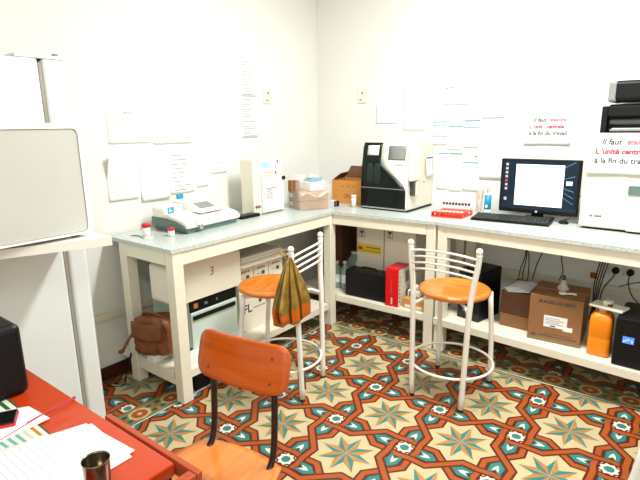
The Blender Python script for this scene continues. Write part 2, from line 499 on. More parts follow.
for x, lab in ((-1.27, 'long wooden plank lying on the lower shelf under the brown bag'), (-1.09, 'wooden plank on the lower shelf beneath the front of the mint steriliser')):
    b = MB(); b.box(x, x+.07, (-.60 if x < -1.2 else -.5), -.03, ZSA+.0005, ZSA+.045, WHITE, .003); tag(build('wooden_plank', b), lab, 'plank')

# ================================================================== LEFT: FRIDGE, SHELF, CASED APPARATUS
t = thing('refrigerator', 'tall white refrigerator by the left wall behind the cased apparatus', 'refrigerator', (-1.232, -1.325, 0))
b = MB(); b.box(-.27, .27, -.14, .20, .03, 1.775, FRIDGE, .012)
for sx in (-.22, .22):
    for sy in (-.1, .15): b.lathe([(.02, .0018), (.02, .03)], BLACK, (sx, sy, 0), 10)
build('body', b, t)
b = MB(); b.box(-.265, .262, .202, .214, .05, 1.76, GASKET); build('door_gasket', b, t)
b = MB(); b.box(-.27, .27, .216, .30, .04, 1.775, FRIDGE, .014); dr = build('door', b, t)
b = MB(); b.box(-.25, -.22, .302, .335, .8, 1.2, WPLAS, .008); build('door_handle', b, dr)
b = MB(); b.box(.16, .262, .12, .31, 1.776, 1.79, WPLAS, .004); b.lathe([(.012, 1.79), (.012, 1.80)], GREY, (.235, .285, 0), 12); build('top_hinge', b, t)

t = thing('side_table', 'white table with a thick top at the left edge carrying the cased apparatus', 'table', (-.85, -1.5, 0))
b = MB(); b.prism([(.245, .40), (-.106, .40), (-.106, -.80), (.10, -.80), (.115, .06)], 1.064, 1.098, WPLAS); build('tabletop', b, t)
for lx, ly in ((-.10, -.50), (-.10, -.76)):
    b = MB(); b.box(lx-.02, lx+.02, ly-.02, ly+.02, .0018, 1.0635, WPLAS, .003); build('leg', b, t)
b = MB(); b.box(.06, .1, -.79, -.75, .0018, 1.0635, WPLAS, .003); build('leg', b, t)

t = thing('cased_apparatus', 'large white cased apparatus with a pale grey recessed front panel at the left edge', 'laboratory apparatus', (-.685, -1.445, 1.099), 0)
def rrect(x0, x1, z0, z1, r, n=6):
    pts = []
    for cx, cz, a0 in ((x1-r, z1-r, 0), (x0+r, z1-r, PI/2), (x0+r, z0+r, PI), (x1-r, z0+r, 1.5*PI)):
        for k in range(n+1):
            a = a0+PI/2*k/n; pts.append((cx+r*math.cos(a), cz+r*math.sin(a)))
    return pts
b = MB(); b.prism(rrect(-.26, .325, .012, .425, .03), -.262, -.012, WHITE, 'x'); 
build('casing', b, t)
b = MB()
outer = rrect(-.26, .325, .012, .425, .03); inner = rrect(-.245, .302, .02, .405, .022)
n = len(outer)
b._put([(0, a, c) for a, c in outer]+[(0, a, c) for a, c in inner]+[(-.012, a, c) for a, c in outer]+[(-.012, a, c) for a, c in inner],
       [(i, (i+1) % n, n+(i+1) % n, n+i) for i in range(n)]+[(i, (i+1) % n, 2*n+(i+1) % n, 2*n+i) for i in range(n)]+[(n+i, n+(i+1) % n, 3*n+(i+1) % n, 3*n+i) for i in range(n)], WHITE)
build('front_frame', b, t)
b = MB(); b.prism(rrect(-.243, .300, .022, .403, .021), -.0115, -.004, PANEL, 'x'); build('front_panel', b, t)
for fy_ in (-.2, .27):
    for fx in (-.05, -.24): b = MB(); b.lathe([(.014, 0), (.014, .013)], BLACK, (fx, fy_, 0), 10); build('foot', b, t)

# ================================================================== DESK AND WHAT LIES ON IT
t = thing('desk', 'orange-red laminate desk in the near left corner with papers on it', 'desk', (.2, -1.5, 0))
b = MB(); b.box(-1.08, .08, -.72, .0, .715, .75, DESK, .004); build('desktop', b, t)
b = MB(); b.box(-.245, .145, .012, .028, .70, .742, DESKR, .003); build('back_rail', b, t)
b = MB(); b.box(.118, .145, -.70, .011, .70, .742, DESKR, .003); build('side_rail', b, t)
for lx in (-1.06, .04):
    for ly in (-.66, -.04):
        b = MB(); b.box(lx, lx+.035, ly, ly+.035, .0018, .713, TUBE, .003); build('leg', b, t)
b = MB(); b.box(.0, .117, -.6, -.02, .66, .675, GRNGREY); b.box(.0, .02, -.6, -.02, .675, .714, DESKR); build('under_shelf', b, t)

b = MB()
def spk_pts(): return rrect(-.35, -.045, 0, .21, .03)
t = thing('speaker_box', 'black box with a rounded upper edge at the left edge of the orange desk', 'speaker', (-.325, -1.555, .7505))
b = MB(); b.box(-.30, .0, -.20, -.0, .0, .215, BLACK, .02); build('casing', b, t)
b = MB(); b.box(-.27, -.03, -.208, -.198, .03, .19, DKGREY, .003); build('grille', b, t)

def sheet(name, corners, z, m, label, cat, th=.0015, lines=None, group=None, warp=.0):
    (x0, y0), (x1, y1), (x2, y2), (x3, y3) = corners
    def fn(u, v):
        x = (1-u)*(1-v)*x0+u*(1-v)*x1+u*v*x2+(1-u)*v*x3
        y = (1-u)*(1-v)*y0+u*(1-v)*y1+u*v*y2+(1-u)*v*y3
        return (x, y, z+warp*math.sin(PI*u)*math.sin(PI*v))
    b = MB(); b.grid(fn, 6, 6, m, th)
    if lines:
        for (u0, u1, v, hv, mm) in lines:
            P = [fn(u0, v), fn(u1, v), fn(u1, v+hv), fn(u0, v+hv)]
            b.poly([(p[0], p[1], p[2]+th+.0004) for p in P], mm)
    o = build(name, b)
    return tag(o, label, cat, group)
ln = [(.08, .08+random.uniform(.5, .84), .06+.05*k, .007, INKL) for k in range(18)]
sheet('printed_sheet', [(-.03, -1.545), (.172, -1.532), (.19, -1.85), (-.13, -1.84)], .7535, PAPER, 'printed white paper sheet uppermost of the pile beside the steel cup', 'paper', lines=ln)
sheet('printed_sheet', [(-.02, -1.535), (.185, -1.548), (.195, -1.90), (-.12, -1.88)], .7518, PAPER, 'white paper sheet lower in the pile, edge showing beside the steel cup', 'paper')
sheet('white_note', [(-.236, -1.60), (-.128, -1.592), (-.12, -1.73), (-.30, -1.70)], .7555, PAPER, 'small blank white sheet under the red cord on the orange desk', 'paper', warp=.002)
nl = [(.05+.3*k, .27+.3*k, .1+.13*j, .06, random.choice([INKT, T_OCHRE, INKL, GREEN])) for k in range(3) for j in range(6)]
nl += [(.0, 1.0, .0, .03, GREEN), (.0, 1.0, .93, .05, GREEN)]
sheet('printed_leaflet', [(-.34, -1.615), (-.028, -1.622), (-.04, -1.75), (-.40, -1.80)], .7525, NEWS, 'green and cream printed leaflet lying under the white papers on the desk', 'leaflet', lines=nl)
t = thing('mobile_phone', 'black phone in a red case lying on white paper at the left edge', 'phone', (-.205, -1.672, .7585), -.5)
b = MB(); b.box(-.035, .035, -.055, .03, 0, .008, RED, .003); build('phone_case', b, t)
b = MB(); b.box(-.033, .033, -.053, .028, .0082, .013, BLACKG, .002); build('screen', b, t)
b = MB()
b.tube([(-.176, -1.503, .757), (-.168, -1.56, .7595), (-.14, -1.66, .7595), (-.115, -1.76, .7575)], .0012, INKR, 6, sub=4)
b.tube([(-.173, -1.503, .757), (-.158, -1.54, .7575), (-.163, -1.58, .7595), (-.15, -1.64, .7595)], .0012, INKR, 6, sub=4)
b.ball((-.176, -1.503, .757), .005, INKR)
tag(build('lanyard', b), 'thin red cord lying across the white note on the desk', 'cord')
t = thing('steel_cup', 'stainless steel cup standing on papers at the near edge of the desk', 'cup', (.236, -1.655, .7556))
b = MB()
prof = [(.0, .0), (.022, 0), (.024, .002), (.0275, .075), (.0285, .078), (.0275, .0785), (.0262, .075), (.0228, .004), (.0, .004)]
b.lathe([(max(r, .0005), z) for r, z in prof], STEEL, (0, 0, 0), 32, cap=False); build('cup_body', b, t)

# ================================================================== SCHOOL CHAIR
t = thing('school_chair', 'school chair with an orange plywood back and dark brown tube frame facing the desk', 'chair', (.078, -1.232, 0), math.radians(8))
def curved_panel(w, z0, z1, r, y0, lean, depth, th, m, nu=16, nv=10):
    def fn(u, v):
        # rounded rectangle mapping
        U = (u-.5)*2; V = (v-.5)*2
        hw = w/2; hh = (z1-z0)/2
        x = U*hw; z = V*hh
        if abs(x) > hw-r and abs(z) > hh-r:
            dx = abs(x)-(hw-r); dz = abs(z)-(hh-r); mx = max(dx, dz); d = math.hypot(dx, dz)
            dx *= mx/d if d else 1; dz *= mx/d if d else 1
            x = math.copysign(hw-r+dx, x); z = math.copysign(hh-r+dz, z)
        zz = (z0+z1)/2+z
        return (x, y0+lean*(zz-z0)-depth*(x/hw)**2+depth, zz)
    b = MB(); b.grid(fn, nu, nv, m, th); return b
bk = build('backrest', curved_panel(.365, .692, .842, .045, .14, .28, -.02, .012, PLYW), t)
for sx in (-.125, .125):
    for sz in (.725, .80):
        b = MB(); b.lathe([(.0045, 0), (.004, .004)], STEEL, (0, 0, 0), 10, M=Matrix.Translation((sx, .14+.28*(sz-.692)-.011, sz)) @ Matrix.Rotation(PI/2, 4, 'X')); build('rivet', b, t)
def seatfn(u, v):
    U = (u-.5)*2; V = (v-.5)*2
    k = max(abs(U), abs(V)); d = math.hypot(U, V)
    s = (k/d)**.55 if d else 1
    x = U*s*.19; y = V*s*.185
    return (x, y-.015, .448-.012*(1-(x/.19)**2)*(1 if y > -.1 else .6)-.02*max(0, -(y+.1)/.08)**2)
b = MB(); b.grid(seatfn, 20, 20, PLYS, .013); build('seat', b, t)
for sx in (-1, 1):
    b = MB(); b.tube([(sx*.125, .190, .81), (sx*.125, .166, .71), (sx*.125, .148, .5), (sx*.125, .11, .43), (sx*.125, .03, .418), (sx*.13, -.13, .418), (sx*.15, -.165, .39), (sx*.17, -.19, .0118)], .011, TUBE, 10, sub=5)
    build('frame_tube', b, t)
    b = MB(); b.tube([(sx*.138, .06, .404), (sx*.165, .16, .2), (sx*.18, .20, .0118)], .011, TUBE, 10); build('leg', b, t)
    b = MB(); b.lathe([(.014, .0018), (.014, .02)], RUBBER, (sx*.181, .202, 0), 12); build('foot_cap', b, t)
    b = MB(); b.lathe([(.014, .0018), (.014, .02)], RUBBER, (sx*.17, -.19, 0), 12); build('foot_cap', b, t)
b = MB(); b.tube([(-.138, -.1, .41), (.138, -.1, .41)], .008, TUBE, 8); build('crossbar', b, t)

# ================================================================== BAR STOOLS
def make_stool(label, loc, rz, seat_shift=(0, 0)):
    t = thing('bar_stool', label, 'stool', loc, rz, None)
    for sx in (-1, 1):
        b = MB(); b.tube([(sx*.145, -.197, .012), (sx*.152, -.192, .27), (sx*.158, -.186, .55), (sx*.168, -.178, .68), (sx*.184, -.172, .80), (sx*.188, -.172, .86)], .015, STEELW, 12, sub=4); build('back_post', b, t)
        b = MB(); b.lathe([(.0135, 0), (.0165, .002), (.0165, .007), (.0125, .01), (.0125, .013), (.0168, .018), (.0175, .027), (.013, .038), (.003, .043)], STEELW, (sx*.188, -.172, .857), 14); build('finial', b, t)
        b = MB(); b.tube([(sx*.165, .197, .012), (sx*.160, .19, .28), (sx*.150, .155, .575)], .0142, STEELW, 12, sub=3); build('front_leg', b, t)
        for fx, fy in ((sx*.145, -.197), (sx*.165, .197)):
            b = MB(); b.lathe([(.015, .0018), (.015, .014), (.013, .016)], RUBBER, (fx, fy, 0), 12); build('foot_cap', b, t)
    b = MB(); b.tube([(.230*math.cos(a), .230*math.sin(a), .178) for a in [2*PI*i/40 for i in range(40)]], .0075, STEELW, 8, closed=True); build('foot_ring', b, t)
    for z, k in ((.838, .187), (.805, .184), (.772, .179), (.739, .175)):
        y = -.172-(.865-z)*.05
        b = MB(); b.tube([(-k, y, z), (-k*.55, y-.032, z+.02), (0, y-.045, z+.027), (k*.55, y-.032, z+.02), (k, y, z)], .0062, STEELW, 8, sub=5); build('back_rail', b, t)
    b = MB()
    for sx in (-1, 1):
        b.tube([(sx*.158, -.186, .54), (sx*.12, -.14, .566), (0, 0, .569)], .009, STEELW, 8); b.tube([(sx*.150, .155, .566), (sx*.1, .1, .569), (0, 0, .569)], .009, STEELW, 8)
    build('seat_frame', b, t)
    b = MB()
    pf = [(.001, .0), (.13, .0), (.175, .006), (.193, .016), (.197, .027), (.190, .037), (.176, .041), (.155, .038), (.13, .030), (.08, .024), (.001, .022)]
    b.lathe(pf, SEATW, (seat_shift[0], seat_shift[1], .578), 48, cap=False); build('seat', b, t)
    return t
make_stool('white tube stool with round orange seat on the right, its rail back towards the viewer', (.15, .447, 0), 0.0)
make_stool('white tube stool with round orange seat and a foil bag hanging on its post', (-.680, -.075, 0), math.radians(103.6), (0, .055))

# foil bag on the stool's post
t = thing('plastic_bag', 'shiny gold and brown striped plastic bag hanging on the left stool', 'bag', (-.487, -.235, .0))
def bagfn(u, v):
    # v 0 top .. 1 bottom, u around
    a = 2*PI*u
    zt = .845-.36*v
    wv = .012+.118*min(1, v*1.35)**.8*(1-.10*max(0, v-.75)/.25)
    dv = .012+.040*min(1, v*1.6)
    fold = 1+.13*math.sin(7*a+2*v)*min(1, v*3)+.06*math.sin(15*a+1.3)*min(1, v*3)
    if v > .93: wv *= 1-(v-.93)*6; dv *= 1-(v-.93)*9
    x = dv*fold*math.sin(a)
    y = wv*fold*math.cos(a)+.015*v
    return (x+.022, y, zt+.01*math.sin(3*a)*v)
def bagmat(u, v):
    s = (u*9+.1) % 1.0
    if v > .74+.06*math.sin(20*u) and s > .30: return GOLDO
    if .80 < u < .86 and v > .45: return GOLDO
    return GOLDD if s < .30 else GOLD
b = MB(); b.grid(bagfn, 108, 26, GOLD, 0, bagmat); build('bag_body', b, t)
b = MB(); b.tube([(.022, -.01, .83), (-.005, -.028, .865), (-.035, -.02, .872), (-.04, .012, .86), (-.01, .022, .845), (.022, .01, .83)], .004, GOLD, 6, sub=4); build('bag_handle', b, t)

# ================================================================== WHITE GARDEN CHAIR AT THE RIGHT EDGE
t = thing('plastic_chair', 'white plastic chair at the lower right corner, only a leg in view', 'chair', (1.36, -.12, 0), -.2)
b = MB(); b.box(-.21, .21, -.2, .2, .42, .445, WPLAS, .01); build('seat', b, t)
b = MB(); b.grid(lambda u, v: (-.2+.4*u, -.2-.05-.1*v+.05*(2*u-1)**2, .45+.38*v), 10, 6, WPLAS, .012); build('backrest', b, t)
for sx in (-1, 1):
    for sy in (-1, 1):
        b = MB(); b.tube([(sx*.19, sy*.18, .43), (sx*.215, sy*.2, .28), (sx*.265, sy*.22, .02)], [.026, .026, .024, .022, .022, .022, .022, .022, .022], WPLAS, 12, sub=4); build('leg', b, t)

# ================================================================== ON THE LEFT BENCH
def cup(loc, label):
    t = thing('specimen_cup', label, 'cup', loc)
    b = MB(); b.lathe([(.015, 0), (.017, .002), (.0195, .035)], WPLAS, (0, 0, 0), 20); b.box(.0165, .0175, -.008, .008, .008, .026, PAPER); build('cup_body', b, t)
    b = MB(); b.lathe([(.0215, .0352), (.0215, .046), (.019, .048)], REDCAP, (0, 0, 0), 20); build('lid', b, t)
    return t
c1 = cup((-1.345, -.475, H+.0005), 'red-lidded specimen cup with a brownish sample standing nearest the left wall')
c1.scale = (1.15, 1.15, 1.6)
cup((-1.235, -.385, H+.0005), 'shorter red-lidded specimen cup in front of the white photometer')
b = MB(); b.tube([(-1.44, -.52, H+.003), (-1.40, -.50, H+.003), (-1.36, -.51, H+.003), (-1.31, -.52, H+.003)], .002, DKGREY, 6, sub=3); tag(build('wire_loop', b), 'thin dark wire lying by the specimen cups on the bench end', 'wire')
b = MB(); b.lathe([(.022, 0), (.024, .006), (.0245, .012), (.0235, .012), (.021, .002), (.001, .002)], CLEAR, (-1.27, -.51, H+.0005), 20, cap=False); tag(build('glass_dish', b), 'small clear dish in front of the specimen cups', 'dish')

t = thing('photometer', 'low white laboratory photometer with blue stickers and a grey display on the left bench', 'laboratory analyser', (-1.20, -.09, H+.0005), math.radians(4))
b = MB(); b.prism([(-.205, 0), (.20, 0), (.21, .012), (.21, .03), (-.215, .03), (-.215, .012)], -.30, -.01, GRNGREY, 'x'); build('base', b, t)
b = MB()
prof = [(-.31, .03), (.01, .03), (.012, .055), (-.02, .078), (-.16, .105), (-.30, .108)]
for (y0, y1) in ((-.225, .225),):
    b.prism(prof, y0, y1, WPLAS, 'y')
bmesh.ops.bevel(b.bm, geom=b.bm.edges[:], offset=.012, segments=3, profile=.5, affect='EDGES', clamp_overlap=True)
build('casing', b, t)
b = MB(); b.box(-.31, -.18, -.228, -.07, .06, .15, WPLAS, .025); hd = build('lamp_cover', b, t)
b = MB(); b.box(-.1795, -.1785, -.205, -.157, .106, .143, BLUE); b.prism([(-.200, .131), (-.185, .136), (-.183, .131), (-.190, .122), (-.170, .124), (-.172, .118), (-.198, .116), (-.188, .129)], -.1785, -.178, PAPER, 'x'); build('blue_sticker', b, hd)
b = MB()
b.prism([(-.30, .10), (-.08, .10), (-.05, .098), (-.19, .155), (-.30, .165)], -.065, .15, WPLAS, 'y')
bmesh.ops.bevel(b.bm, geom=b.bm.edges[:], offset=.008, segments=2, profile=.5, affect='EDGES', clamp_overlap=True)
cp = build('control_panel', b, t)
def slope(px, py):  # plane of the sloping panel, local
    k = (px+.19)/.14
    return (px, py, .1565-.057*k)
b = MB(); b.poly([slope(-.165, -.02), slope(-.095, -.02), slope(-.095, .105), slope(-.165, .105)], LCDG); build('display', b, cp)
b = MB(); b.box(-.30, -.285, -.03, .015, .165, .195, BLUE); build('blue_sticker', b, cp)
b = MB(); b.prism([(-.30, .032), (-.01, .032), (-.01, .045), (-.08, .07), (-.16, .082), (-.30, .085)], -.232, -.2265, GRNGREY, 'y'); build('side_panel', b, t)
b = MB(); b.prism([(-.012, .05), (.03, .05), (.034, .068), (-.03, .088)], -.16, -.10, WPLAS, 'y'); b.box(.012, .026, -.14, -.118, .022, .05, GREY, .003); build('sample_port', b, t)

b = MB(); b.box(-1.335, -1.262, .20, .375, H+.0005, H+.022, BLACK, .003)
for k in range(7): b.box(-1.33, -1.268, .21+.023*k, .222+.023*k, H+.022, H+.0235, DKGREY)
tag(build('black_tray', b), 'flat black slotted tray in front of the white cabinet analyser', 'tray')

t = thing('cabinet_analyser', 'upright white laboratory analyser with a small blue screen near the corner of the left bench', 'laboratory analyser', (-1.29, .35, H+.0005))
b = MB(); b.box(-.13, 0, 0, .30, .0, .395, BEIGEB, .01); build('casing', b, t)
b = MB(); b.box(.001, .018, .07, .295, .012, .26, WPLAS, .006); dr = build('door', b, t)
b = MB(); b.box(.0185, .0192, .10, .215, .10, .19, PAPERY)
for k in range(6): b.box(.0192, .0195, .108, .15+.04*random.random(), .11+.012*k, .115+.012*k, INK)
b.box(.0192, .0195, .105, .21, .18, .186, T_OLIVE)
build('printed_label', b, dr)
b = MB(); b.box(.001, .006, .055, .29, .27, .385, WPLAS, .003); fp = build('control_panel', b, t)
b = MB(); b.box(.0065, .0075, .075, .16, .325, .37, LCD); build('screen', b, fp)
b = MB()
for y in (.11, .135, .16): b.box(.0065, .009, y, y+.012, .285, .30, YELLOW, .001)
b.box(.0065, .0095, .235, .25, .355, .378, GREY); b.box(.0065, .0095, .215, .223, .32, .33, GREY); b.box(.0065, .0095, .215, .228, .28, .295, DKGREY)
build('button', b, fp)
for y, m in ((.018, REDCAP), (.045, mat('green_button', srgb(20, 140, 80), .4))):
    b = MB(); b.lathe([(.010, 0), (.010, .008)], m, (0, 0, 0), 14, M=face_A(.001, y, .062)); build('switch', b, t)
b = MB(); b.lathe([(.014, 0), (.014, .03), (.01, .034)], BLACK, (0, 0, 0), 14, M=face_A(.001, .285, .245)); build('knob', b, t)

# film-wrapped cartons in the corner
for k, (z0, z1, lab) in enumerate(((.0, .063, 'brown carton lowest in the film-wrapped stack by the corner'), (.065, .128, 'brown carton uppermost in the film-wrapped stack by the corner'))):
    t = thing('cardboard_box', lab, 'box', (-1.22, .86, H+.002+z0), math.radians(-28))
    b = MB(); b.box(-.12, .12, -.115, .115, 0, z1-z0, KRAFTL, .003); build('carton', b, t)
    b = MB(); b.box(-.095, -.025, -.1165, -.1155, .012, .042, PAPER); build('paper_label', b, t)
    b = MB(); b.box(-.02, .02, -.116, .116, z1-z0, z1-z0+.0006, KRAFTO); build('packing_tape', b, t)
def filmfn(u, v):
    a = 2*PI*u; c = math.cos(a); s = math.sin(a)
    k = 1/max(abs(c), abs(s))**.85
    r = .138*(1+.03*math.sin(9*a+5*v)+.02*math.sin(17*a))
    top = 1-.9*max(0, (v-.6)/.4)
    z = .002+.235*min(1, v/.75)+.02*math.sin(5*a)*v
    return (r*k*c*top, r*k*s*top, z)
t = thing('clear_film_wrap', 'crumpled clear plastic film around the cartons beside the white cabinet analyser', 'plastic wrap', (-1.22, .86, H+.0005), math.radians(-28))
b = MB(); b.grid(filmfn, 48, 14, FILM, 0); build('film', b, t)
b = MB(); b.grid(lambda u, v: (.13+.10*u, -.13+.22*v+.02*math.sin(6*u), .115+.02*math.sin(8*v)+.01*u), 8, 8, FILM, .0008); build('loose_flap', b, t)
b = MB(); b.box(-1.30, -1.22, .72, .77, H+.1325, H+.215, KRAFT, .002); b.box(-1.262, -1.255, .718, .772, H+.1325, H+.216, KRAFTO); tag(build('cardboard_box', b), 'tiny brown carton standing on the film-wrapped stack', 'box')
t = thing('reagent_box', 'white packet with a blue flap lying on the film-wrapped cartons', 'box', (-1.22, .90, H+.132), math.radians(-20))
b = MB(); b.box(-.09, .09, -.06, .06, 0, .065, PAPERG, .004); build('packet', b, t)
b = MB(); b.prism([(-.06, .066), (.07, .066), (.08, .10), (-.02, .09)], -.04, .05, BLUE, 'y'); build('blue_flap', b, t)

# open cardboard box in the corner
t = thing('cardboard_box', 'open orange-brown cardboard box with raised flaps left of the big analyser', 'box', (-1.04, 1.27, H+.0005), math.radians(6)); t.scale = (1, 1, 1.12)
for nm, x0, x1, y0, y1 in (('side_wall', -.17, -.165, -.11, .11), ('side_wall', .165, .17, -.11, .11), ('front_wall', -.165, .165, -.11, -.105), ('rear_wall', -.165, .165, .105, .11)):
    b = MB(); b.box(x0, x1, y0, y1, 0, .165, KRAFTO)
    if nm == 'front_wall':
        for k, xx in enumerate((-.08, -.03, .01)): b.box(xx, xx+.015, -.1106, -.1104, .12, .126, INKD)
        for xx in (-.05, -.02, .015): b.tube([(xx+.012*math.cos(a), -.1108, .055+.012*math.sin(a)) for a in [2*PI*i/12 for i in range(12)]], .0015, INKD, 4, closed=True)
    build(nm, b, t)
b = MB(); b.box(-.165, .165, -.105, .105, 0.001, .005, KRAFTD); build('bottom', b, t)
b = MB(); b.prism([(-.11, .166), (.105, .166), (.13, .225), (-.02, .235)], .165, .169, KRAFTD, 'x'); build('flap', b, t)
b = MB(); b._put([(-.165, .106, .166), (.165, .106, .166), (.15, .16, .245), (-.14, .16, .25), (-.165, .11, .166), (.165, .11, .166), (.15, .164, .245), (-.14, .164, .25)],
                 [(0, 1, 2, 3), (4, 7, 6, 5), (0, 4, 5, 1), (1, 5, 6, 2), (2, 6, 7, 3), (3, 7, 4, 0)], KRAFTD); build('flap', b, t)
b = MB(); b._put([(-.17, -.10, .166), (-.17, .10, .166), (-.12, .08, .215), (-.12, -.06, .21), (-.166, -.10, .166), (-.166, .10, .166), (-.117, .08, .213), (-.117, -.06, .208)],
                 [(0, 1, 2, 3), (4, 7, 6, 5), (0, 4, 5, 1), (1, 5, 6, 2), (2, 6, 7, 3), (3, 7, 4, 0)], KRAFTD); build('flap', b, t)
b = MB(); b.box(-1.12, -1.065, .985, 1.025, H+.0005, H+.045, PAPER, .002); b.box(-1.064, -1.045, .984, 1.026, H+.0005, H+.046, BLACK, .001)
tag(build('reagent_box', b), 'tiny black and white box in front of the open cardboard box', 'box')
t = thing('vial', 'small white vial standing between the open cardboard box and the big analyser', 'vial', (-.925, 1.05, H+.0005)); t.scale = (1.5, 1.5, 1.5)
b = MB(); b.lathe([(.012, 0), (.012, .05)], WPLAS, (0, 0, 0), 16); build('vial_body', b, t)
b = MB(); b.lathe([(.0135, .051), (.0135, .062)], PAPER, (0, 0, 0), 16); build('cap', b, t)

# ================================================================== BIG ANALYSER
t = thing('haematology_analyser', 'large blood analyser with a curved black window front on the corner bench', 'laboratory analyser', (-.85, 1.04, H+.012))
AW, AD, AH = .385, .41, .485
side = [(.0, .0), (.0, .17), (.012, .30), (.035, .44), (.055, .478), (.09, AH), (AD, AH-.005), (AD, 0)]
b = MB(); b.prism(side, .003, AW-.003, BEIGE, 'x')
bmesh.ops.bevel(b.bm, geom=[e for e in b.bm.edges if abs(e.verts[0].co.x-e.verts[1].co.x) < .01], offset=.008, segments=2, profile=.5, affect='EDGES', clamp_overlap=True)
build('casing', b, t)
def fy(z):
    z = max(0, min(AH, z))
    for (y0, z0), (y1, z1) in zip(side, side[1:]):
        if z0 <= z <= z1 and z1 > z0: return y0+(y1-y0)*(z-z0)/(z1-z0)
    return 0
def frontskin(edgeL, edgeR, z0, z1, off, m, n=24, th=.005):
    def fn(u, v):
        z = z0+(z1-z0)*v
        a, c = edgeL(z), edgeR(z)
        return (a+(c-a)*u, fy(z)-off, z)
    bb = MB(); bb.grid(fn, 4, n, m, th); return bb
def sedge(z):   # the S-shaped seam between black and white
    if z > .36: return .155
    if z > .13: 
        k = (.36-z)/.23; k = k*k*(3-2*k); return .155+.215*k
    return .37
BLKGRN = mat('smoked_window', srgb(10, 18, 15), 0.3, spec=0.25)
build('black_front', frontskin(lambda z: .0, sedge, .01, .475, .006, BLKGRN), t)
build('white_front', frontskin(lambda z: sedge(z)+.001, lambda z: AW-.001, .01, .475, .0055, WPLAS), t)
b = MB(); b.box(.0, .372, -.0085, -.006, .148, .153, GREY); build('window_seam', b, t)
b = MB(); b.grid(lambda u, v: (.04+.095*u, fy(.385+.07*v)-.0085, .385+.07*v), 2, 6, PAPER, .001); build('paper_label', b, t)
b = MB(); b.grid(lambda u, v: (.215+.14*u, fy(.355+.10*v)-.0085, .355+.10*v), 2, 8, LCDG, .002); build('screen', b, t)
b = MB(); [b.box(.285+.012*k, .293+.012*k, fy(.32)-.0085, fy(.32)-.0075, .318, .326+.004*(k % 2), INKT) for k in range(5)]; build('teal_lettering', b, t)
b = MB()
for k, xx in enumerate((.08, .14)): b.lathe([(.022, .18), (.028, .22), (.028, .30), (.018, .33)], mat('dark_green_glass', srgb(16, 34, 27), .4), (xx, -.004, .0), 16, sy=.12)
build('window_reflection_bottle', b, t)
b = MB(); b.box(AW-.002, AW+.035, .0, .13, .21, .455, BEIGEB, .012); sm = build('sampling_module', b, t)
b = MB(); b.box(AW-.002, AW+.028, .035, .05, .11, .21, DKGREY, .002); b.box(AW-.002, AW+.03, .055, .10, .10, .21, BEIGEB, .005); build('sample_probe', b, sm)
b = MB(); b.box(-.0, AW, .01, AD-.01, -.011, .0, BLACK); build('foot_strip', b, t)
b = MB(); b.box(AW-.001, AW+.003, .25, .26, .18, .19, GREY); build('side_button', b, t)
t2 = thing('notice_sheet', 'small taped sheet with a blue heading on the side of the big analyser', 'notice', (-.465+.003, 1.31, H+.235))
b = MB(); b.grid(lambda u, v: (.004+.008*(1-v)**2, .11*u, .15*v), 4, 8, PAPER, .0008); b.box(.0042, .0052, .005, .105, .128, .142, INKB)
b.box(.0042, .0065, .045, .048, .05, .12, INKB); b.box(.0042, .0065, .07, .073, .05, .12, INKB); build('paper', b, t2)

# ================================================================== RIGHT BENCH TOP
def rack(loc, label, rz, z):
    t = thing('tube_rack', label, 'rack', (loc[0], loc[1], z), rz, 'red tube racks')
    b = MB(); b.box(0, .21, 0, .055, 0, .006, REDP, .002); b.box(0, .21, 0, .055, .028, .034, REDP, .002)
    for x in (0, .203): b.box(x, x+.007, 0, .055, .006, .028, REDP)
    for k in range(1, 10): b.box(k*.021-.002, k*.021+.002, .0, .004, .006, .028, REDP)
    build('rack_frame', b, t); return t
ZR = H+.0005
rack((-.262, 1.00), 'red-orange plastic tube rack nearest the front edge of the bench', .12, ZR)
rack((-.262, 1.07), 'red-orange plastic tube rack second from the front edge', .12, ZR)
rack((-.258, 1.14), 'red-orange plastic tube rack at the rear, holding the capped tubes', .12, ZR)
ORD = ['leftmost', 'second from the left', 'third from the left', 'fourth from the left', 'middle one', 'fourth from the right', 'third from the right', 'second from the right', 'rightmost']
ORD7 = ['leftmost', 'second from the left', 'third from the left', 'middle one', 'third from the right', 'second from the right', 'rightmost']
CAPM = mat('dark_violet_cap', srgb(90, 30, 60), .4)
for k in range(9):
    x = -.245+.0215*k; y = 1.165+.0026*k
    t = thing('sample_tube', ORD[k]+' of nine purple-capped tubes in the rear red rack', 'tube', (x, y, ZR+.035), 0, 'capped sample tubes in the rear red rack')
    b = MB(); b.lathe([(.005, 0), (.0062, .004), (.0062, .03)], PAPERG, (0, 0, 0), 10); build('tube_body', b, t)
    b = MB(); b.lathe([(.0085, .0302), (.0085, .046)], CAPM, (0, 0, 0), 10); build('cap', b, t)
for k in range(7):
    x = -.235+.026*k; y = 1.03+.003*k
    b = MB(); b.tube([(x, y, ZR+.037), (x+.02, y+.004, ZR+.040)], .005, PAPER, 8); tag(build('sample_tube', b), ORD7[k]+' of seven short pale tubes lying across the nearer racks', 'tube', 'pale tubes lying on the red racks')
t = thing('swab_beaker', 'clear cylinder of wooden swab sticks between the tube racks and the monitor', 'beaker', (-.055, 1.33, ZR))
b = MB(); b.lathe([(.025, 0), (.025, .10), (.0235, .10), (.0235, .003), (.001, .003)], CLEAR, (0, 0, 0), 20, cap=False); build('beaker', b, t)
b = MB()
for k in range(12):
    a = k*2.4; b.tube([(.014*math.cos(a), .014*math.sin(a), .005), (.026*math.cos(a), .026*math.sin(a), .15+.03*random.random())], .0018, KRAFTL, 5)
build('swab_stick', b, t)
t = thing('spray_can', 'small blue and white labelled can standing left of the monitor', 'can', (.0, 1.345, ZR))
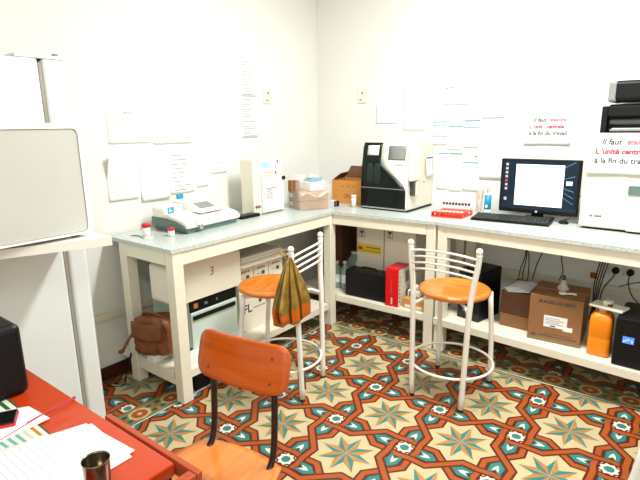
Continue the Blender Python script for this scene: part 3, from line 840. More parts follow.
b = MB(); b.lathe([(.023, 0), (.023, .025)], PAPERG, (0, 0, 0), 20); b.lathe([(.0232, .025), (.0232, .125)], BLUE, (0, 0, 0), 20); b.lathe([(.023, .125), (.012, .14)], PAPERG, (0, 0, 0), 20)
b.box(-.008, .008, -.0245, -.0235, .04, .06, PAPER); build('can_body', b, t)
b = MB(); 
for k in range(6):
    a = k*2.1; b.tube([(.006*math.cos(a), .006*math.sin(a), .14), (.02*math.cos(a), .02*math.sin(a), .185)], .0018, KRAFTL, 5)
build('swab_stick', b, t)

t = thing('keyboard', 'black computer keyboard in front of the monitor', 'keyboard', (.23, 1.12, ZR), .07)
b = MB(); b.prism([(-.075, 0), (.075, 0), (.075, .024), (-.075, .012)], -.235, .235, BLACK, 'x'); build('keyboard_base', b, t)
b = MB()
for r in range(5):
    for c in range(20):
        x0 = -.225+c*.0226; y0 = -.066+r*.027
        z = .0125+.0016*(r*27+9)/15+.001
        b.box(x0, x0+.0185, y0, y0+.022, z, z+.006, DKGREY)
build('keys', b, t)
t = thing('monitor', 'black widescreen monitor showing a white window on the back bench', 'monitor', (.352, 1.225, ZR), .0)
b = MB(); b.box(-.238, .238, 0, .03, .045, .388, BLACK, .006); build('casing', b, t)
SCR = mat('screen_dark_blue', srgb(16, 30, 44), .2, emit=srgb(10, 30, 44), estr=.35)
SCW = mat('screen_white', srgb(240, 242, 246), .2, emit=srgb(235, 240, 250), estr=.75)
SCG = mat('screen_streak', srgb(90, 150, 180), .2, emit=srgb(60, 120, 160), estr=.3)
b = MB()
b.box(-.222, .222, -.0015, -.0002, .070, .375, SCR)
b.box(-.140, .145, -.003, -.0016, .095, .355, SCW)
for k in range(7): b.box(-.205, -.19, -.0025, -.0016, .345-.026*k, .36-.026*k, INKR if k == 4 else INKL)
b.box(-.207, -.19, -.0025, -.0016, .12, .14, INKL)
b.box(-.125, -.10, -.0035, -.003, .265, .269, INK); b.box(.16, .195, -.0025, -.0016, .235, .26, PAPERG)
for a, z0, dz in ((.145, .34, .035), (.145, .27, .018), (.145, .215, -.02), (.145, .19, -.035), (.145, .16, -.04)):
    b.poly([(a, -.002, z0), (a+.06, -.002, z0+dz), (a+.06, -.002, z0+dz+.003), (a, -.002, z0+.002)], SCG)
build('screen', b, t)
b = MB(); b.lathe([(.007, 0), (.007, .001)], PAPERG, (0, 0, 0), 16, M=face_B(0, -.0005, .057)); build('round_logo', b, t)
b = MB(); b.box(-.035, .035, .03, .055, .02, .22, BLACK, .005); build('stand_neck', b, t)
b = MB(); b.box(-.09, .09, -.0, .12, 0, .014, BLACK, .006); b.box(-.03, .03, .031, .055, .012, .07, BLACK, .004); build('stand_base', b, t)
t = thing('computer_mouse', 'black computer mouse between the monitor and the beige analyser', 'mouse', (.515, 1.24, ZR), .3)
b = MB(); b.ball((0, 0, .0), .03, BLACK, 16, .62)
for v in b.bm.verts: v.co.z = max(0, v.co.z); v.co.y *= 1.6
build('mouse_shell', b, t)
b = MB(); b.tube([(0, .048, .008), (.01, .1, .004), (.05, .15, .006), (.07, .16, .06), (.10, .14, .16)], .002, BLACK, 6, sub=4); build('mouse_cable', b, t)

t = thing('haematology_analyser', 'beige cased analyser at the right edge with a printed notice taped on its front', 'laboratory analyser', (.615, 1.13, ZR), -.03)
b = MB(); b.box(.0, .52, .0, .30, .012, .54, BEIGE, .012); build('casing', b, t)
b = MB(); b.box(.245, .52, -.018, .002, .012, .205, BEIGEB, .006); b.box(.02, .50, .02, .28, 0, .012, BLACK); build('lower_panel', b, t)
b = MB(); b.box(.235, .5, -.012, .0, .215, .265, GRNGREY, .004); build('recess', b, t)
b = MB(); [b.box(.055+.009*k, .061+.009*k, -.0012, -.0004, .075, .086, INKD) for k in (0, 1, 3, 4, 5, 6)]; build('dark_lettering', b, t)

def notice(name, label, M, wd, ht, sc, curl, parts_parent=None):
    t = thing(name, label, 'notice', M.to_translation())
    R3 = M.copy(); R3.translation = (0, 0, 0)
    b = MB()
    P = []
    def fn(u, v): return tuple(R3 @ Vector((wd*u, ht*v, .002+curl*10*max(0, .24-v)**2*(.4+.6*abs(2*u-1))*2)))
    b.grid(fn, 8, 8, PAPER, .0008); build('paper', b, t)
    off = .0034
    b = MB(); b.text('Il faut', .038*sc, INKD, R3 @ Matrix.Translation((.055*sc, ht-.055*sc, off)), shear=.2, sx=1.0, bold=.0007); build('grey_lettering', b, t)
    b = MB(); b.text('à la fin du travail', .038*sc, INKD, R3 @ Matrix.Translation((.03*sc, ht-.147*sc, off)), sx=1.0, bold=.0007)
    build('grey_lettering', b, t)
    b = MB(); b.text('éteindre', .036*sc, INKP, R3 @ Matrix.Translation((.165*sc, ht-.055*sc, off)), shear=.1, sx=.85, bold=.0007); build('pink_lettering', b, t)
    b = MB(); b.text("L 'unité centrale", .036*sc, INKR if sc > .97 else INKP, R3 @ Matrix.Translation((.03*sc, ht-.101*sc, off)), bold=.0014, sx=.98); build('red_lettering', b, t)
    return t
notice('wall_notice', 'white notice with red lettering about switching off, taped to the wall above the monitor', face_B(.18, YB-.001, 1.358), .285, .20, .93, .006)
notice('equipment_notice', 'white notice with red lettering hanging on the front of the beige analyser', Matrix.Translation((.632, 1.1275, ZR+.325)) @ Matrix.Rotation(-.03, 4, 'Z') @ face_B(0, 0, 0), .34, .225, 1.12, .010)

# printer on the beige analyser
t = thing('printer', 'black desktop printer with a raised scanner lid on top of the beige analyser', 'printer', (.672, 1.15, ZR+.5405))
b = MB(); b.prism([(.0, .0), (.46, .0), (.46, .165), (.035, .165), (.015, .15)], .06, .26, BLACK, 'y')
b.box(.0, .03, .0, .06, .0, .155, BLACK, .006); b.box(.43, .46, .0, .06, .0, .155, BLACK, .006); b.box(.03, .43, .0, .06, .10, .155, BLACK, .004); b.box(.03, .43, .0, .06, .0, .01, BLACK)
build('body', b, t)
b = MB(); b.box(.05, .42, -.02, .055, .018, .03, GREY, .003); b.box(.06, .41, -.012, .05, .031, .035, PAPERG); build('paper_tray', b, t)
b = MB(); b.box(.04, .43, .02, .05, .055, .085, DKGREY, .006); build('roller_bar', b, t)
b = MB(); b.box(.035, .46, -.01, .24, .178, .288, BLACK, .018); ld = build('scanner_lid', b, t)
b = MB(); b.box(.022, .068, -.012, .24, .174, .290, GREY, .016); build('grey_end_cap', b, t)

# ================================================================== PAPERS ON THE WALLS
def wallpaper(wall, a0, a1, z0, z1, m, label, marks=(), curl=0.0, curlc=0.0, name='wall_sheet', group=None):
    """wall 'A': a = y, 'B': a = x. marks: (u0,u1,v,thickness_v,material)"""
    b = MB()
    def P(u, v, d):
        a = a0+(a1-a0)*u; z = z0+(z1-z0)*v
        dd = .0015+d+curl*max(0, 1-v*3)**2+curlc*max(0, (1-u)*1.0-(1-v)*1.0-.45)*1.5
        return (XA+dd, a, z) if wall == 'A' else (a, YB-dd, z)
    b.grid(lambda u, v: P(u, v, .0), 10, 10, m, .0006)
    for (u0, u1, v, h, mm) in marks:
        if wall == 'A': mm = INK if mm is INKL else INKD
        b.poly([P(u0, v, .0012), P(u1, v, .0012), P(u1, v+h, .0012), P(u0, v+h, .0012)], mm)
    return tag(build(name, b), label, 'paper', group)
def rows(n, v0, v1, m, h=.012, u0=.08, u1=.9):
    return [(u0+.05*random.random(), u0+(u1-u0)*random.uniform(.55, 1), v0+(v1-v0)*k/max(1, n-1), h, m) for k in range(n)]
def words(v, m, u0=.05, u1=.95, h=.012):
    out = []; u = u0
    while u < u1:
        w_ = random.uniform(.03, .10); out.append((u, min(u+w_, u1), v+random.uniform(-.006, .006), h, m)); u += w_+.025
    return out
wallpaper('A', -.517, -.24, 1.415, 1.60, PAPERY, 'wide handwritten sheet with a dark heading, topmost at the left of the wall', words(.93, INK)+words(.94, INKD, .42, .60, .02)+words(.78, INK, .1)+words(.70, INKL, .45, .75)+words(.54, INK, .1, .45)+words(.47, INKL, .1, .6)+words(.3, INKL, .45, .65)+words(.2, INKL, .5, .7), .004)
wallpaper('A', -.22, .085, 1.405, 1.60, PAPERY, 'wide blank sheet just right of the handwritten sheet', [], .008)
wallpaper('A', -.551, -.36, 1.085, 1.36, PAPERY, 'blank sheet with a folded top left corner, leftmost of the lower row', rows(5, .1, .4, INKL, .006), .010, .06)
wallpaper('A', -.338, -.135, 1.06, 1.37, PAPERG, 'plain curling sheet, second from the left in the lower row', [], .016)
wallpaper('A', -.117, .066, 1.075, 1.35, PAPERY, 'printed text sheet right of the plain curling sheet', rows(9, .08, .9, INKL, .014), .004)
wallpaper('A', .095, .19, 1.10, 1.35, PAPERY, 'narrow faint sheet between the printed text sheet and the bluish note', rows(4, .3, .9, INKL, .01), .003)
wallpaper('A', .231, .362, 1.18, 1.37, PAPERG, 'small bluish note above the photometer', rows(4, .2, .8, INKL, .012), .002)
wallpaper('A', .539, .70, 1.42, 1.71, PAPERG, 'lower grey printed sheet above the cabinet analyser', rows(16, .04, .95, INKL, .012), .003)
wallpaper('A', .545, .70, 1.72, 2.0, PAPERG, 'upper grey printed sheet above the cabinet analyser', rows(12, .04, .95, INKL, .01), .002)
wallpaper('B', -.985, -.79, 1.51, 1.66, PAPER, 'faint landscape sheet nearest the corner on the back wall', rows(3, .2, .8, INKL, .01), .002)
wallpaper('B', -.735, -.55, 1.455, 1.775, PAPERG, 'large pale sheet above the big analyser', rows(12, .1, .9, INKL, .006), .002)
wallpaper('B', -.40, -.195, 1.635, 1.79, PAPER, 'topmost small sheet with scribbled headings, right of the large pale sheet', words(.75, INKD, .05, .35, .04)+words(.9, INK, .35, .55, .03)+rows(4, .1, .6, INKL, .02), .002)
wallpaper('B', -.38, -.31, 1.535, 1.625, PAPERG, 'tiny faint slip under the scribbled sheet', rows(4, .2, .8, INKL, .03), .001)
nb = [(-.488, -.369, 1.348, 1.524, 'left note of the upper row of three small printed notes', [(0, 1, .93, .05, INKT), (0, 1, .80, .03, INKT), (0, 1, .35, .04, INKT)]+rows(5, .42, .75, INKL, .015)),
      (-.362, -.251, 1.314, 1.49, 'middle note of the upper row of three small printed notes', [(0, 1, .93, .05, INKT)]+rows(8, .1, .8, INKL, .015)),
      (-.243, -.128, 1.33, 1.527, 'right note of the upper row with two teal bars', [(0, 1, .94, .05, INKB), (0, 1, .70, .04, INKT)]+rows(8, .1, .6, INKL, .015)),
      (-.438, -.348, 1.015, 1.296, 'left printed note of the lower row, beside the big analyser', [(0, 1, .95, .03, INKT)]+rows(10, .3, .9, INKL, .014)),
      (-.342, -.243, 1.006, 1.300, 'middle printed note of the lower row with a teal heading', [(0, 1, .93, .04, INKT)]+rows(12, .1, .88, INKL, .01)),
      (-.236, -.122, 1.015, 1.307, 'right printed note of the lower row with a small dark red mark', [(0, 1, .70, .03, INKT), (.7, .9, .86, .03, INKR)]+rows(10, .05, .6, INKL, .01))]
for a0, a1, z0, z1, lab, mk in nb: wallpaper('B', a0, a1, z0, z1, PAPERY, lab, mk, .002)
wallpaper('B', -.112, .045, 1.535, 1.76, PAPER, 'upper blank sheet between the small notes and the red-lettered notice', rows(4, .1, .8, INKL, .006), .002)
wallpaper('B', -.112, .079, 1.11, 1.525, PAPERG, 'large pale grey sheet on the wall left of the monitor', rows(14, .1, .9, INKL, .005), .004)

def socket(wall, a, z, wd, ht, label, plug=False, name='wall_socket', frame=False, rest=None):
    M = face_A(XA, a, z) if wall == 'A' else face_B(a, YB, z)
    t = thing(name, label, 'socket', M.to_translation())
    R3 = M.copy(); R3.translation = (0, 0, 0)
    b = MB(); b.box(-wd/2, wd/2, -ht/2, ht/2, .0, .010, BEIGEB, .003, M=R3)
    build('plate', b, t)
    b = MB()
    if plug:
        b.lathe([(.021, .011), (.021, .035), (.012, .045)], BLACK, (0, 0, 0), 16, M=R3); build('plug', b, t)
    elif frame:
        b.box(-.02, .02, -.02, .02, .0105, .014, T_ORANGE, .002, M=R3); build('red_switch', b, t)
    else:
        b.box(.0, .012, .012, .03, .0105, .016, GREY, .002, M=R3); b.box(-.018, .004, -.035, -.028, .0105, .018, GREY, .002, M=R3); build('switch', b, t)
    return t
socket('A', .82, 1.73, .085, .115, 'small cream wall switch high on the left wall near the corner')
socket('B', -1.115, 1.735, .085, .115, 'small cream wall switch high on the back wall near the corner')
socket('B', .685, .526, .10, .10, 'wall socket with an orange-red switch behind the orange canister', frame=True)
socket('B', .805, .662, .075, .075, 'empty socket plate, upper left in the block of four', name='wall_socket')
socket('B', .885, .662, .075, .075, 'socket with a black plug, upper right in the block of four', True)
socket('B', .805, .582, .075, .075, 'socket with a black plug, lower left in the block of four', True)
socket('B', .885, .582, .075, .075, 'socket with a black plug, lower right in the block of four', True)
socket('B', -1.09, .50, .07, .07, 'small wall socket in the shade under the corner bench')

# ================================================================== CABLES UNDER THE BENCHES
def cable(pts, label, r=.0035, m=BLACK, group=None):
    b = MB(); b.tube(pts, r, m, 6, sub=5); return tag(build('power_cable', b), label, 'cable', group)
yw = YB-.045
for k, (dx, lab) in enumerate(((0, 'leftmost black cable hanging behind the papers'), (.012, 'second black cable hanging behind the papers'), (.03, 'third black cable hanging behind the papers'))):
    cable([(.29+dx*1.8, yw, .86), (.265+dx*.3, yw-.012*k, .72), (.26+dx, yw-.01*k, .60), (.235+dx*2, yw-.01*k, .50), (.24+dx*2, yw-.05, .42)], lab)
cable([(.44, yw, .86), (.39, yw-.01, .70), (.34, yw, .55), (.32, yw, .44)], 'slanting black cable above the brown carton')
cable([(.50, yw, .86), (.53, yw-.01, .74), (.49, yw, .64), (.51, yw-.02, .54), (.50, yw-.05, .48)], 'wavy black cable behind the diluent box')
for k in range(4):
    cable([(.725+.018*k, yw-.012*k, .86), (.72+.016*k, yw-.012*k, .66), (.70+.014*k, yw-.012*k-.01, .50), (.705+.008*k, yw-.012*k-.03, .36), (.70+.01*k, yw-.012*k-.06, .25)], ('first', 'second', 'third', 'rightmost')[k]+' cable from the left in the black bundle behind the orange canister')
cable([(.805, yw-.005, .582), (.80, yw-.02, .55), (.75, yw-.03, .45), (.745, yw-.05, .30)], 'black cable dropping from the lower left plug')
cable([(.885, yw-.005, .582), (.885, yw-.02, .52), (.92, yw-.03, .44), (1.0, yw-.05, .38)], 'black cable dropping from the lower right plug')
cable([(.84, yw-.04, .50), (.92, yw-.05, .54), (1.0, yw-.05, .56), (1.1, yw-.05, .55)], 'black cable arching right above the power supply unit')
cable([(-1.10, 1.42, .49), (-1.08, 1.38, .46), (-1.02, 1.38, .42), (-.98, 1.38, .36), (-.93, 1.38, .30), (-.925, 1.36, .25)], 'black cable draped behind the bottles under the corner bench')
cable([(-1.40, -.62, .20), (-1.42, -.64, .12), (-1.43, -.66, .03), (-1.48, -.70, .006), (-1.50, -.62, .006)], 'black cable hanging from the brown bag to the floor')
cable([(-1.385, -.625, .20), (-1.40, -.655, .10), (-1.42, -.68, .006), (-1.50, -.74, .006)], 'second black cord trailing on the floor by the brown bag')

# ================================================================== UNDER THE LEFT BENCH
t = thing('steriliser', 'pale mint enamel laboratory steriliser with a black control strip under the left bench', 'laboratory appliance', (-1.10, -.41, ZSA+.046))
b = MB(); b.box(-.36, 0, 0, .365, .0, .30, MINT, .008); build('casing', b, t)
b = MB(); b.box(.001, .012, .004, .361, .225, .296, BLACK, .003); cpn = build('control_strip', b, t)
for y0_, y1_, z0_, z1_, m_ in ((.03, .06, .245, .275, T_OCHRE), (.11, .13, .25, .265, GREY), (.2, .21, .25, .265, GREY)):
    b = MB(); b.box(.0125, .014, y0_, y1_, z0_, z1_, m_); build('indicator', b, cpn)
b = MB(); b.box(.001, .018, .004, .361, .0, .222, MINT, .005); dr = build('door', b, t)
b = MB(); b.box(.0185, .03, .012, .34, .180, .205, BLACK, .003); build('door_handle', b, dr)
t = thing('storage_bin', 'cream plastic bin marked with a 3 on top of the mint steriliser', 'bin', (-1.07, -.535, ZSA+.3475))
b = MB(); b.prism(rrect(.0, .52, .0, .235, .03), -.19, 0, BEIGEB, 'x'); build('bin_body', b, t)
b = MB(); b.text('3', .075, GREY, face_A(.001, .27, .12), shear=.1); build('number', b, t)
def bagshape():
    def fn(u, v):
        a = 2*PI*u; ph = PI*(v-.5)
        sp = lambda x, p: math.copysign(abs(x)**p, x)
        x = .125*sp(math.cos(ph), .3)*sp(math.cos(a), .5); y = .085*sp(math.cos(ph), .3)*sp(math.sin(a), .5)
        z = .115+.115*sp(math.sin(ph), .5)
        w_ = .007*math.sin(9*a+6*v)+.005*math.sin(23*x*4+11*z*9)
        if v > .6: x *= 1-.18*(v-.6)/.4; y *= 1-.35*(v-.6)/.4
        return (x+w_, y+w_, z+.006*math.sin(30*x))
    return fn
t = thing('shelf_shade_block', 'flat black block added as dark shade on the floor beneath the left bench shelf', 'case', (-1.02, -.46, .0018))  # added black block, stands in for shade and dark skirting under the shelf
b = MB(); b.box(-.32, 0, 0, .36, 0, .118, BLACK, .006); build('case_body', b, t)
b = MB(); b.box(.0005, .012, .12, .24, .05, .07, DKGREY, .003); build('handle', b, t)  # made-up handle on the added shade block
t = thing('handbag', 'crumpled brown leather bag on the lower shelf beside the mint steriliser', 'bag', (-1.225, -.54, ZSA+.048), math.radians(18))
b = MB(); b.grid(bagshape(), 40, 20, LEATHER, 0); build('bag_body', b, t)
b = MB(); b.grid(lambda u, v: (-.10+.20*u, -.093-.010*math.sin(PI*u)-.02*v*(1-v), .215-.10*v-.01*math.sin(PI*u)), 12, 6, LEATHER, .004); build('front_flap', b, t)
b = MB(); b.tube([(-.10, .0, .21), (-.05, -.03, .25), (.02, -.035, .25), (.08, -.01, .215)], .008, LEATHER, 8, sub=5); build('handle', b, t)
b = MB(); b.tube([(-.11, -.07, .14), (-.14, -.10, .08), (-.165, -.115, .03), (-.19, -.11, .02)], [.008]*8+[.012]*8, LEATHER, 8, sub=4); build('strap', b, t)
t = thing('carton', 'white carton with a green oval logo and the letters FL under the left bench', 'box', (-1.10, -.01, ZSA+.0005))
b = MB(); b.box(-.36, 0, 0, .49, 0, .325, CARTON, .003); build('box_body', b, t)
b = MB(); b.text('FL', .08, INKD, face_A(.0012, .028, .125), bold=.0015, sx=1.0); b.box(.0008, .0016, .12, .235, .142, .146, INKD); build('lettering', b, t)
b = MB()
for yy, zz, rr in ((.20, .21, .8), (.275, .20, 1.1)):
    b.prism([(yy+.026*rr*math.cos(a)+.018*math.sin(a), zz+.055*rr*math.sin(a)) for a in [2*PI*i/20 for i in range(20)]], .0008, .0016, GREEN, 'x')
build('oval_logo', b, t)
for k, lab in enumerate(('small white carton with red lettering, leftmost of three on the oval-logo carton', 'small white carton with red lettering, middle of three on the oval-logo carton', 'small white carton with red lettering, rightmost of three on the oval-logo carton')):
    t = thing('carton', lab, 'box', (-1.12, .005+.145*k, ZSA+.3265))
    b = MB(); b.box(-.25, 0, 0, .138, 0, .10, CARTON, .002); build('box_body', b, t)
    b = MB()
    for j in range(4): b.box(.0005, .001, .03+.02*j, .044+.02*j, .067, .078, INKR)
    build('red_print', b, t)
    b = MB(); b.box(.0005, .001, .07, .10, .02, .045, INKD); b.box(.0005, .001, .025, .06, .03, .034, INK); build('dark_print', b, t)
for k, lab in enumerate(('cream padded pack lying directly on the three small cartons', 'cream padded pack on top of the pack stack under the left bench')):
    b = MB(); z0 = ZSA+.4275+.042*k
    b.box(-1.45+.02*k, -1.09+.01*k, -.005+.01*k, .43-.03*k, z0, z0+.04, CARTON, .014); b.box(-1.10, -1.07+.01*k, .0, .46-.04*k, z0+.015, z0+.022, CARTON, .002)
    tag(build('padded_pack', b), lab, 'pack')

# ================================================================== UNDER THE CORNER BENCH
def glass_symbol(b, x, y, z, s):
    b.box(x, x+s*.8, y-.0008, y, z, z+s, INKD); b.box(x+.003, x+s*.8-.003, y-.0012, y-.0008, z+.003, z+s-.003, CARTON)
    b.box(x+s*.34, x+s*.46, y-.0016, y-.0012, z+.012, z+s*.6, INKD); b.prism([(x+s*.2, z+s*.55), (x+s*.6, z+s*.55), (x+s*.68, z+s*.85), (x+s*.12, z+s*.85)], y-.0016, y-.0012, INKD, 'y')
    b.box(x+s*.2, x+s*.6, y-.0016, y-.0012, z+.008, z+.013, INKD)
YC = 1.06
for k, (x0, x1, z0, z1, lab, yl) in enumerate(((-.91, -.67, ZSB+.0005, .455, 'white carton at the bottom of the stack behind the black case', 0), (-.66, -.39, ZSB+.0005, .455, 'white carton at the bottom of the stack behind the red box', 0),
                                     (-.90, -.665, .4565, .745, 'upper white carton with a yellow label under the corner bench', 1), (-.655, -.40, .4565, .765, 'upper plain white carton beside the one with the yellow label', 2))):
    t = thing('carton', lab, 'box', (x0, YC, z0))
    b = MB(); b.box(0, x1-x0, 0, .28, 0, z1-z0, CARTON, .003); build('box_body', b, t)
    if yl:
        b = MB(); glass_symbol(b, .02, -.0004, z1-z0-.085, .06); build('fragile_symbol', b, t)
    if yl == 1:
        b = MB(); b.box(.005, .22, -.0012, -.0004, .085, .155, YELLOW)
        b.box(.012, .05, -.0018, -.0012, .105, .13, T_ORANGE)
        for j in range(8): b.box(.06+.019*j, .073+.019*j, -.0018, -.0012, .10, .106, INKD); 
        for j in range(6): b.box(.09+.02*j, .104+.02*j, -.0018, -.0012, .125, .135, INKD)
        build('yellow_label', b, t)
t = thing('black_case', 'black rectangular case standing on the shelf left of the red box', 'case', (-.895, .885, ZSB+.0005), .03)
b = MB(); b.box(0, .355, 0, .13, 0, .205, BLACK, .012); build('case_body', b, t)
b = MB(); b.tube([(.12, .065, .205), (.12, .065, .222), (.23, .065, .222), (.23, .065, .205)], .006, BLACK, 8, sub=3); build('handle', b, t)
t = thing('red_box', 'bright red and white carton standing on the shelf under the corner bench', 'box', (-.53, .865, ZSB+.0005), .04)
b = MB(); b.box(0, .10, 0, .185, 0, .28, RED, .003); build('box_body', b, t)
b = MB(); b.box(.1002, .1012, .008, .181, .004, .272, CARTON)
for k in range(7): b.box(.1012, .1018, .02, .03, .03+.03*k, .045+.03*k, INKD)
b.box(.1012, .1018, .11, .17, .16, .24, GREY); b.box(.1012, .1018, .12, .17, .05, .10, INK)
build('white_side', b, t)
b = MB(); 
for k in range(5): b.box(.045, .052, -.0012, -.0004, .10+.022*k, .112+.022*k, INKP)
for k in range(4): b.box(.045, .057, -.0012, -.0004, .02+.012*k, .028+.012*k, PAPER)
build('white_print', b, t)
t = thing('cardboard_box', 'low tan carton on the shelf behind the right stool', 'box', (-.41, .90, ZSB+.0005))
b = MB(); b.box(.0, .17, .0, .25, 0, .07, KRAFTO, .003); build('carton', b, t)
b = MB(); b.box(.02, .15, -.0008, -.0002, .008, .03, CARTON); build('paper_label', b, t)
b = MB(); b.box(-.40, -.30, .95, 1.03, ZSB+.072, ZSB+.12, WPLAS, .01); b.lathe([(.02, .0), (.02, .03), (.012, .04)], WPLAS, (-.34, .98, ZSB+.12), 16); b.box(-.385, -.345, .9492, .9499, ZSB+.08, ZSB+.11, INKD)
tag(build('plastic_jar', b), 'white plastic piece resting on the low tan carton', 'container')
def bottle(loc, s, label, r=.035, h=.2, m=GLASS):
    t = thing('bottle', label, 'bottle', loc)
    b = MB(); b.lathe([(.001, 0), (r*.9, 0), (r, .008), (r, h*.68), (r*.85, h*.78), (r*.42, h*.88), (r*.38, h*.95)], m, (0, 0, 0), 20, cap=False)
    build('bottle_body', b, t)
    b = MB(); b.lathe([(r*.45, h*.951), (r*.45, h*1.02), (r*.35, h*1.04)], WPLAS, (0, 0, 0), 16); build('cap', b, t)
    b = MB(); b.prism([((r+.0012)*math.cos(a), (r+.0012)*math.sin(a)) for a in [-.2-1.6+i*.15 for i in range(13)]]+[((r+.0004)*math.cos(a), (r+.0004)*math.sin(a)) for a in [-.2-1.6+i*.15 for i in range(13)]][::-1], h*.25, h*.55, PAPERG, 'z'); build('paper_label', b, t)
    return t
t = thing('cardboard_box', 'dark brown carton in the shaded corner behind the green bottles', 'box', (-1.345, 1.20, ZSB+.0005))
b = MB(); b.box(0, .20, 0, .22, 0, .47, KRAFTD, .003); build('carton', b, t)
b = MB(); b.box(.085, .115, -.0006, .2206, .4703, .471, KRAFTO); build('packing_tape', b, t)
bottle((-1.05, 1.0, ZSB+.0005), 1, 'pale green plastic bottle nearest the corner leg under the bench', .034, .21)
bottle((-.975, 1.0, ZSB+.0005), 1, 'pale green plastic bottle just left of the black case', .034, .22)
t = thing('glass_jar', 'large rounded clear jar behind the bottles and the black case', 'jar', (-1.01, 1.21, ZSB+.0005))
b = MB(); b.lathe([(.001, 0), (.06, 0), (.075, .02), (.08, .12), (.07, .19), (.04, .225), (.035, .24)], GLASS, (0, 0, 0), 24, cap=False); build('jar_body', b, t)
b = MB(); b.lathe([(.038, .241), (.038, .255)], WPLAS, (0, 0, 0), 16); build('lid', b, t)

# ================================================================== UNDER THE LONG BENCH
t = thing('computer_tower', 'black computer tower on the lower shelf behind the right stool', 'computer', (-.03, .965, ZSB+.0005), -.22)
b = MB(); b.box(0, .16, .012, .25, 0, .335, BLACK, .004); build('case', b, t)
b = MB(); b.box(0, .16, -.002, .0115, 0, .335, BLACKG, .003); fp = build('front_panel', b, t)
b = MB(); b.lathe([(.009, 0), (.009, .0015)], INKB, (0, 0, 0), 14, M=face_B(.05, -.0022, .06)); build('round_badge', b, fp)
b = MB(); b.box(.02, .145, -.004, -.0022, .27, .305, DKGREY, .001); build('drive_slot', b, fp)
t = thing('cardboard_box', 'flat brown carton lowest on the shelf between the tower and diluent box', 'box', (.245, .985, ZSB+.0005), -.03)
b = MB(); b.box(0, .195, 0, .30, 0, .085, KRAFT, .003); build('carton', b, t)
t = thing('cardboard_box', 'dark brown carton on the flat carton, with white papers on top', 'box', (.243, .99, ZSB+.0865), -.03)
b = MB(); b.box(0, .195, 0, .30, 0, .145, KRAFTD, .003); build('carton', b, t)
b = MB(); 
for j in range(5): b.box(.08+.018*j, .093+.018*j, -.0008, -.0002, .03, .038, INKD)
build('printed_lettering', b, t)
for k in range(3):
    sheet('loose_paper', [(.255+.01*k, 1.22), (.40-.01*k, 1.25), (.405-.03*k, 1.02+.01*k), (.285-.02*k, .965+.015*k)], ZSB+.235+.004*k, PAPER, 'white paper '+('lowest', 'in the middle', 'on top')[k]+' of the pile on the dark brown carton', 'paper', warp=.004)
t = thing('cardboard_box', 'large brown diluent carton with a white label on the shelf under the long bench', 'box', (.445, .88, ZSB+.0005), .05)
b = MB(); b.box(0, .285, 0, .30, 0, .28, KRAFT, .003); build('carton', b, t)
b = MB(); b.box(-.0006, .2856, -.0006, .3, .001, .016, T_OLIVE); build('worn_base_edge', b, t)
b = MB(); b.box(.05, .068, -.0008, -.0002, .237, .257, INKD); build('printed_square', b, t)
b = MB(); b.text('M-30D DILUENT', .024, INKD, face_B(.074, -.0012, .239), bold=.0008, sx=.98)
for j in range(13): b.box(.06+.016*j, .073+.016*j, -.0008, -.0002, .034, .040, INKD)
for j in range(9): b.box(.10+.016*j, .113+.016*j, -.0008, -.0002, .050, .054, INKD)
build('printed_lettering', b, t)
b = MB(); b.prism([(.02, .028), (.05, .028), (.05, .04), (.043, .036), (.043, .043), (.035, .037), (.034, .048), (.028, .048), (.026, .036), (.02, .036)], -.001, -.0002, INKD, 'y')
build('printed_symbol', b, t)
b = MB(); b.box(.085, .21, -.0014, -.0006, .095, .165, PAPER); b.box(.19, .24, -.0012, -.0006, .085, .112, PAPER)
for j in range(4): b.box(.093, .19-.02*(j % 2), -.0018, -.0014, .115+.011*j, .118+.011*j, INK)
b.box(.12, .15, -.0018, -.0014, .100, .107, INKD); build('paper_label', b, t)
b = MB(); b.box(-.0, .285, .148, .152, .2805, .282, KRAFTO); build('packing_tape', b, t)
t = thing('glass_flask', 'small glass flask with a long stopper lying on the brown diluent carton', 'flask', (.60, .97, ZSB+.2825))
b = MB(); b.lathe([(.02, 0), (.022, .004), (.022, .012)], WPLAS, (0, 0, 0), 16); b.lathe([(.008, .012), (.03, .03), (.034, .04), (.02, .055), (.014, .075), (.009, .09)], CLEAR, (0, 0, 0), 16); build('flask_body', b, t)
b = MB(); b.lathe([(.011, .088), (.011, .105), (.006, .115)], DKGREY, (0, 0, 0), 12); build('stopper', b, t)
b = MB(); b.tube([(.02, .0, .006), (.05, .0, .01), (.075, -.01, .014)], .006, WPLAS, 8, sub=2); build('side_spout', b, t)

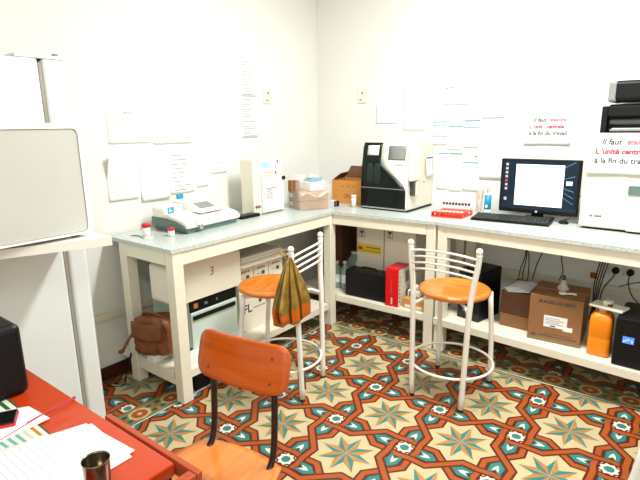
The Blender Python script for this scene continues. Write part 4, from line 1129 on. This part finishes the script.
t = thing('canister', 'orange plastic canister between the diluent carton and the black power supply unit', 'canister', (.825, .90, ZSB+.0005), .0)
pts = rrect(-.056, .056, -.055, .055, .022)
b = MB()
lv = [(.92, 0), (1, .008), (1, .10), (.985, .103), (.985, .107), (1, .11), (1, .20), (.93, .225), (.7, .242), (.36, .248), (.36, .255)]
n = len(pts)
b._put([(x*s_, y*s_, z) for s_, z in lv for x, y in pts], [(i*n+k, i*n+(k+1) % n, (i+1)*n+(k+1) % n, (i+1)*n+k) for i in range(len(lv)-1) for k in range(n)]+[tuple(range(n))[::-1]], ORANGE, None, True)
build('canister_body', b, t)
b = MB(); b.lathe([(.023, .256), (.023, .275)], WPLAS, (0, 0, 0), 18); build('cap', b, t)
t = thing('polystyrene_tray', 'off-white flat tray balanced on top of the orange canister', 'tray', (.85, .895, ZSB+.2765), -.25)
b = MB(); b.box(-.085, .085, -.05, .05, .0, .012, BEIGEB, .003); b.box(-.03, .01, -.01, .03, .012, .035, BEIGEB, .004); b.box(.0, .02, -.02, .0, .012, .022, KRAFTD); build('tray_plate', b, t)
t = thing('power_supply', 'black uninterruptible power supply with a small blue display at the right edge', 'power supply unit', (.90, .79, ZSB+.0005), -.03)
b = MB(); b.prism([(0, 0), (.32, 0), (.32, .25), (.31, .27), (.012, .27), (.0, .26)], .0, .30, BLACK, 'y')
bmesh.ops.bevel(b.bm, geom=b.bm.edges[:], offset=.008, segments=2, profile=.5, affect='EDGES', clamp_overlap=True)
build('casing', b, t)
LCDB = mat('blue_display', srgb(60, 110, 200), .2, emit=srgb(60, 120, 230), estr=.9)
b = MB(); b.box(.04, .092, -.002, -.0003, .135, .172, LCDB)
for j in range(5): b.box(.045+.009*j, .050+.009*j, -.0026, -.002, .14+.005*(j % 4), .152+.005*(j % 3), PAPERG)
build('display', b, t)

# ------------------------------------------------------------------ ceiling fixtures
for x, y, lab in ((.45, .12, 'white fluorescent ceiling batten over the middle of the room'), (1.5, -2.5, 'white fluorescent ceiling batten over the near end of the room')):
    b = MB(); b.box(x-.62, x+.62, y-.14, y+.14, 2.89, 2.948, WHITE, .004); tag(build('ceiling_lamp', b), lab, 'ceiling lamp')
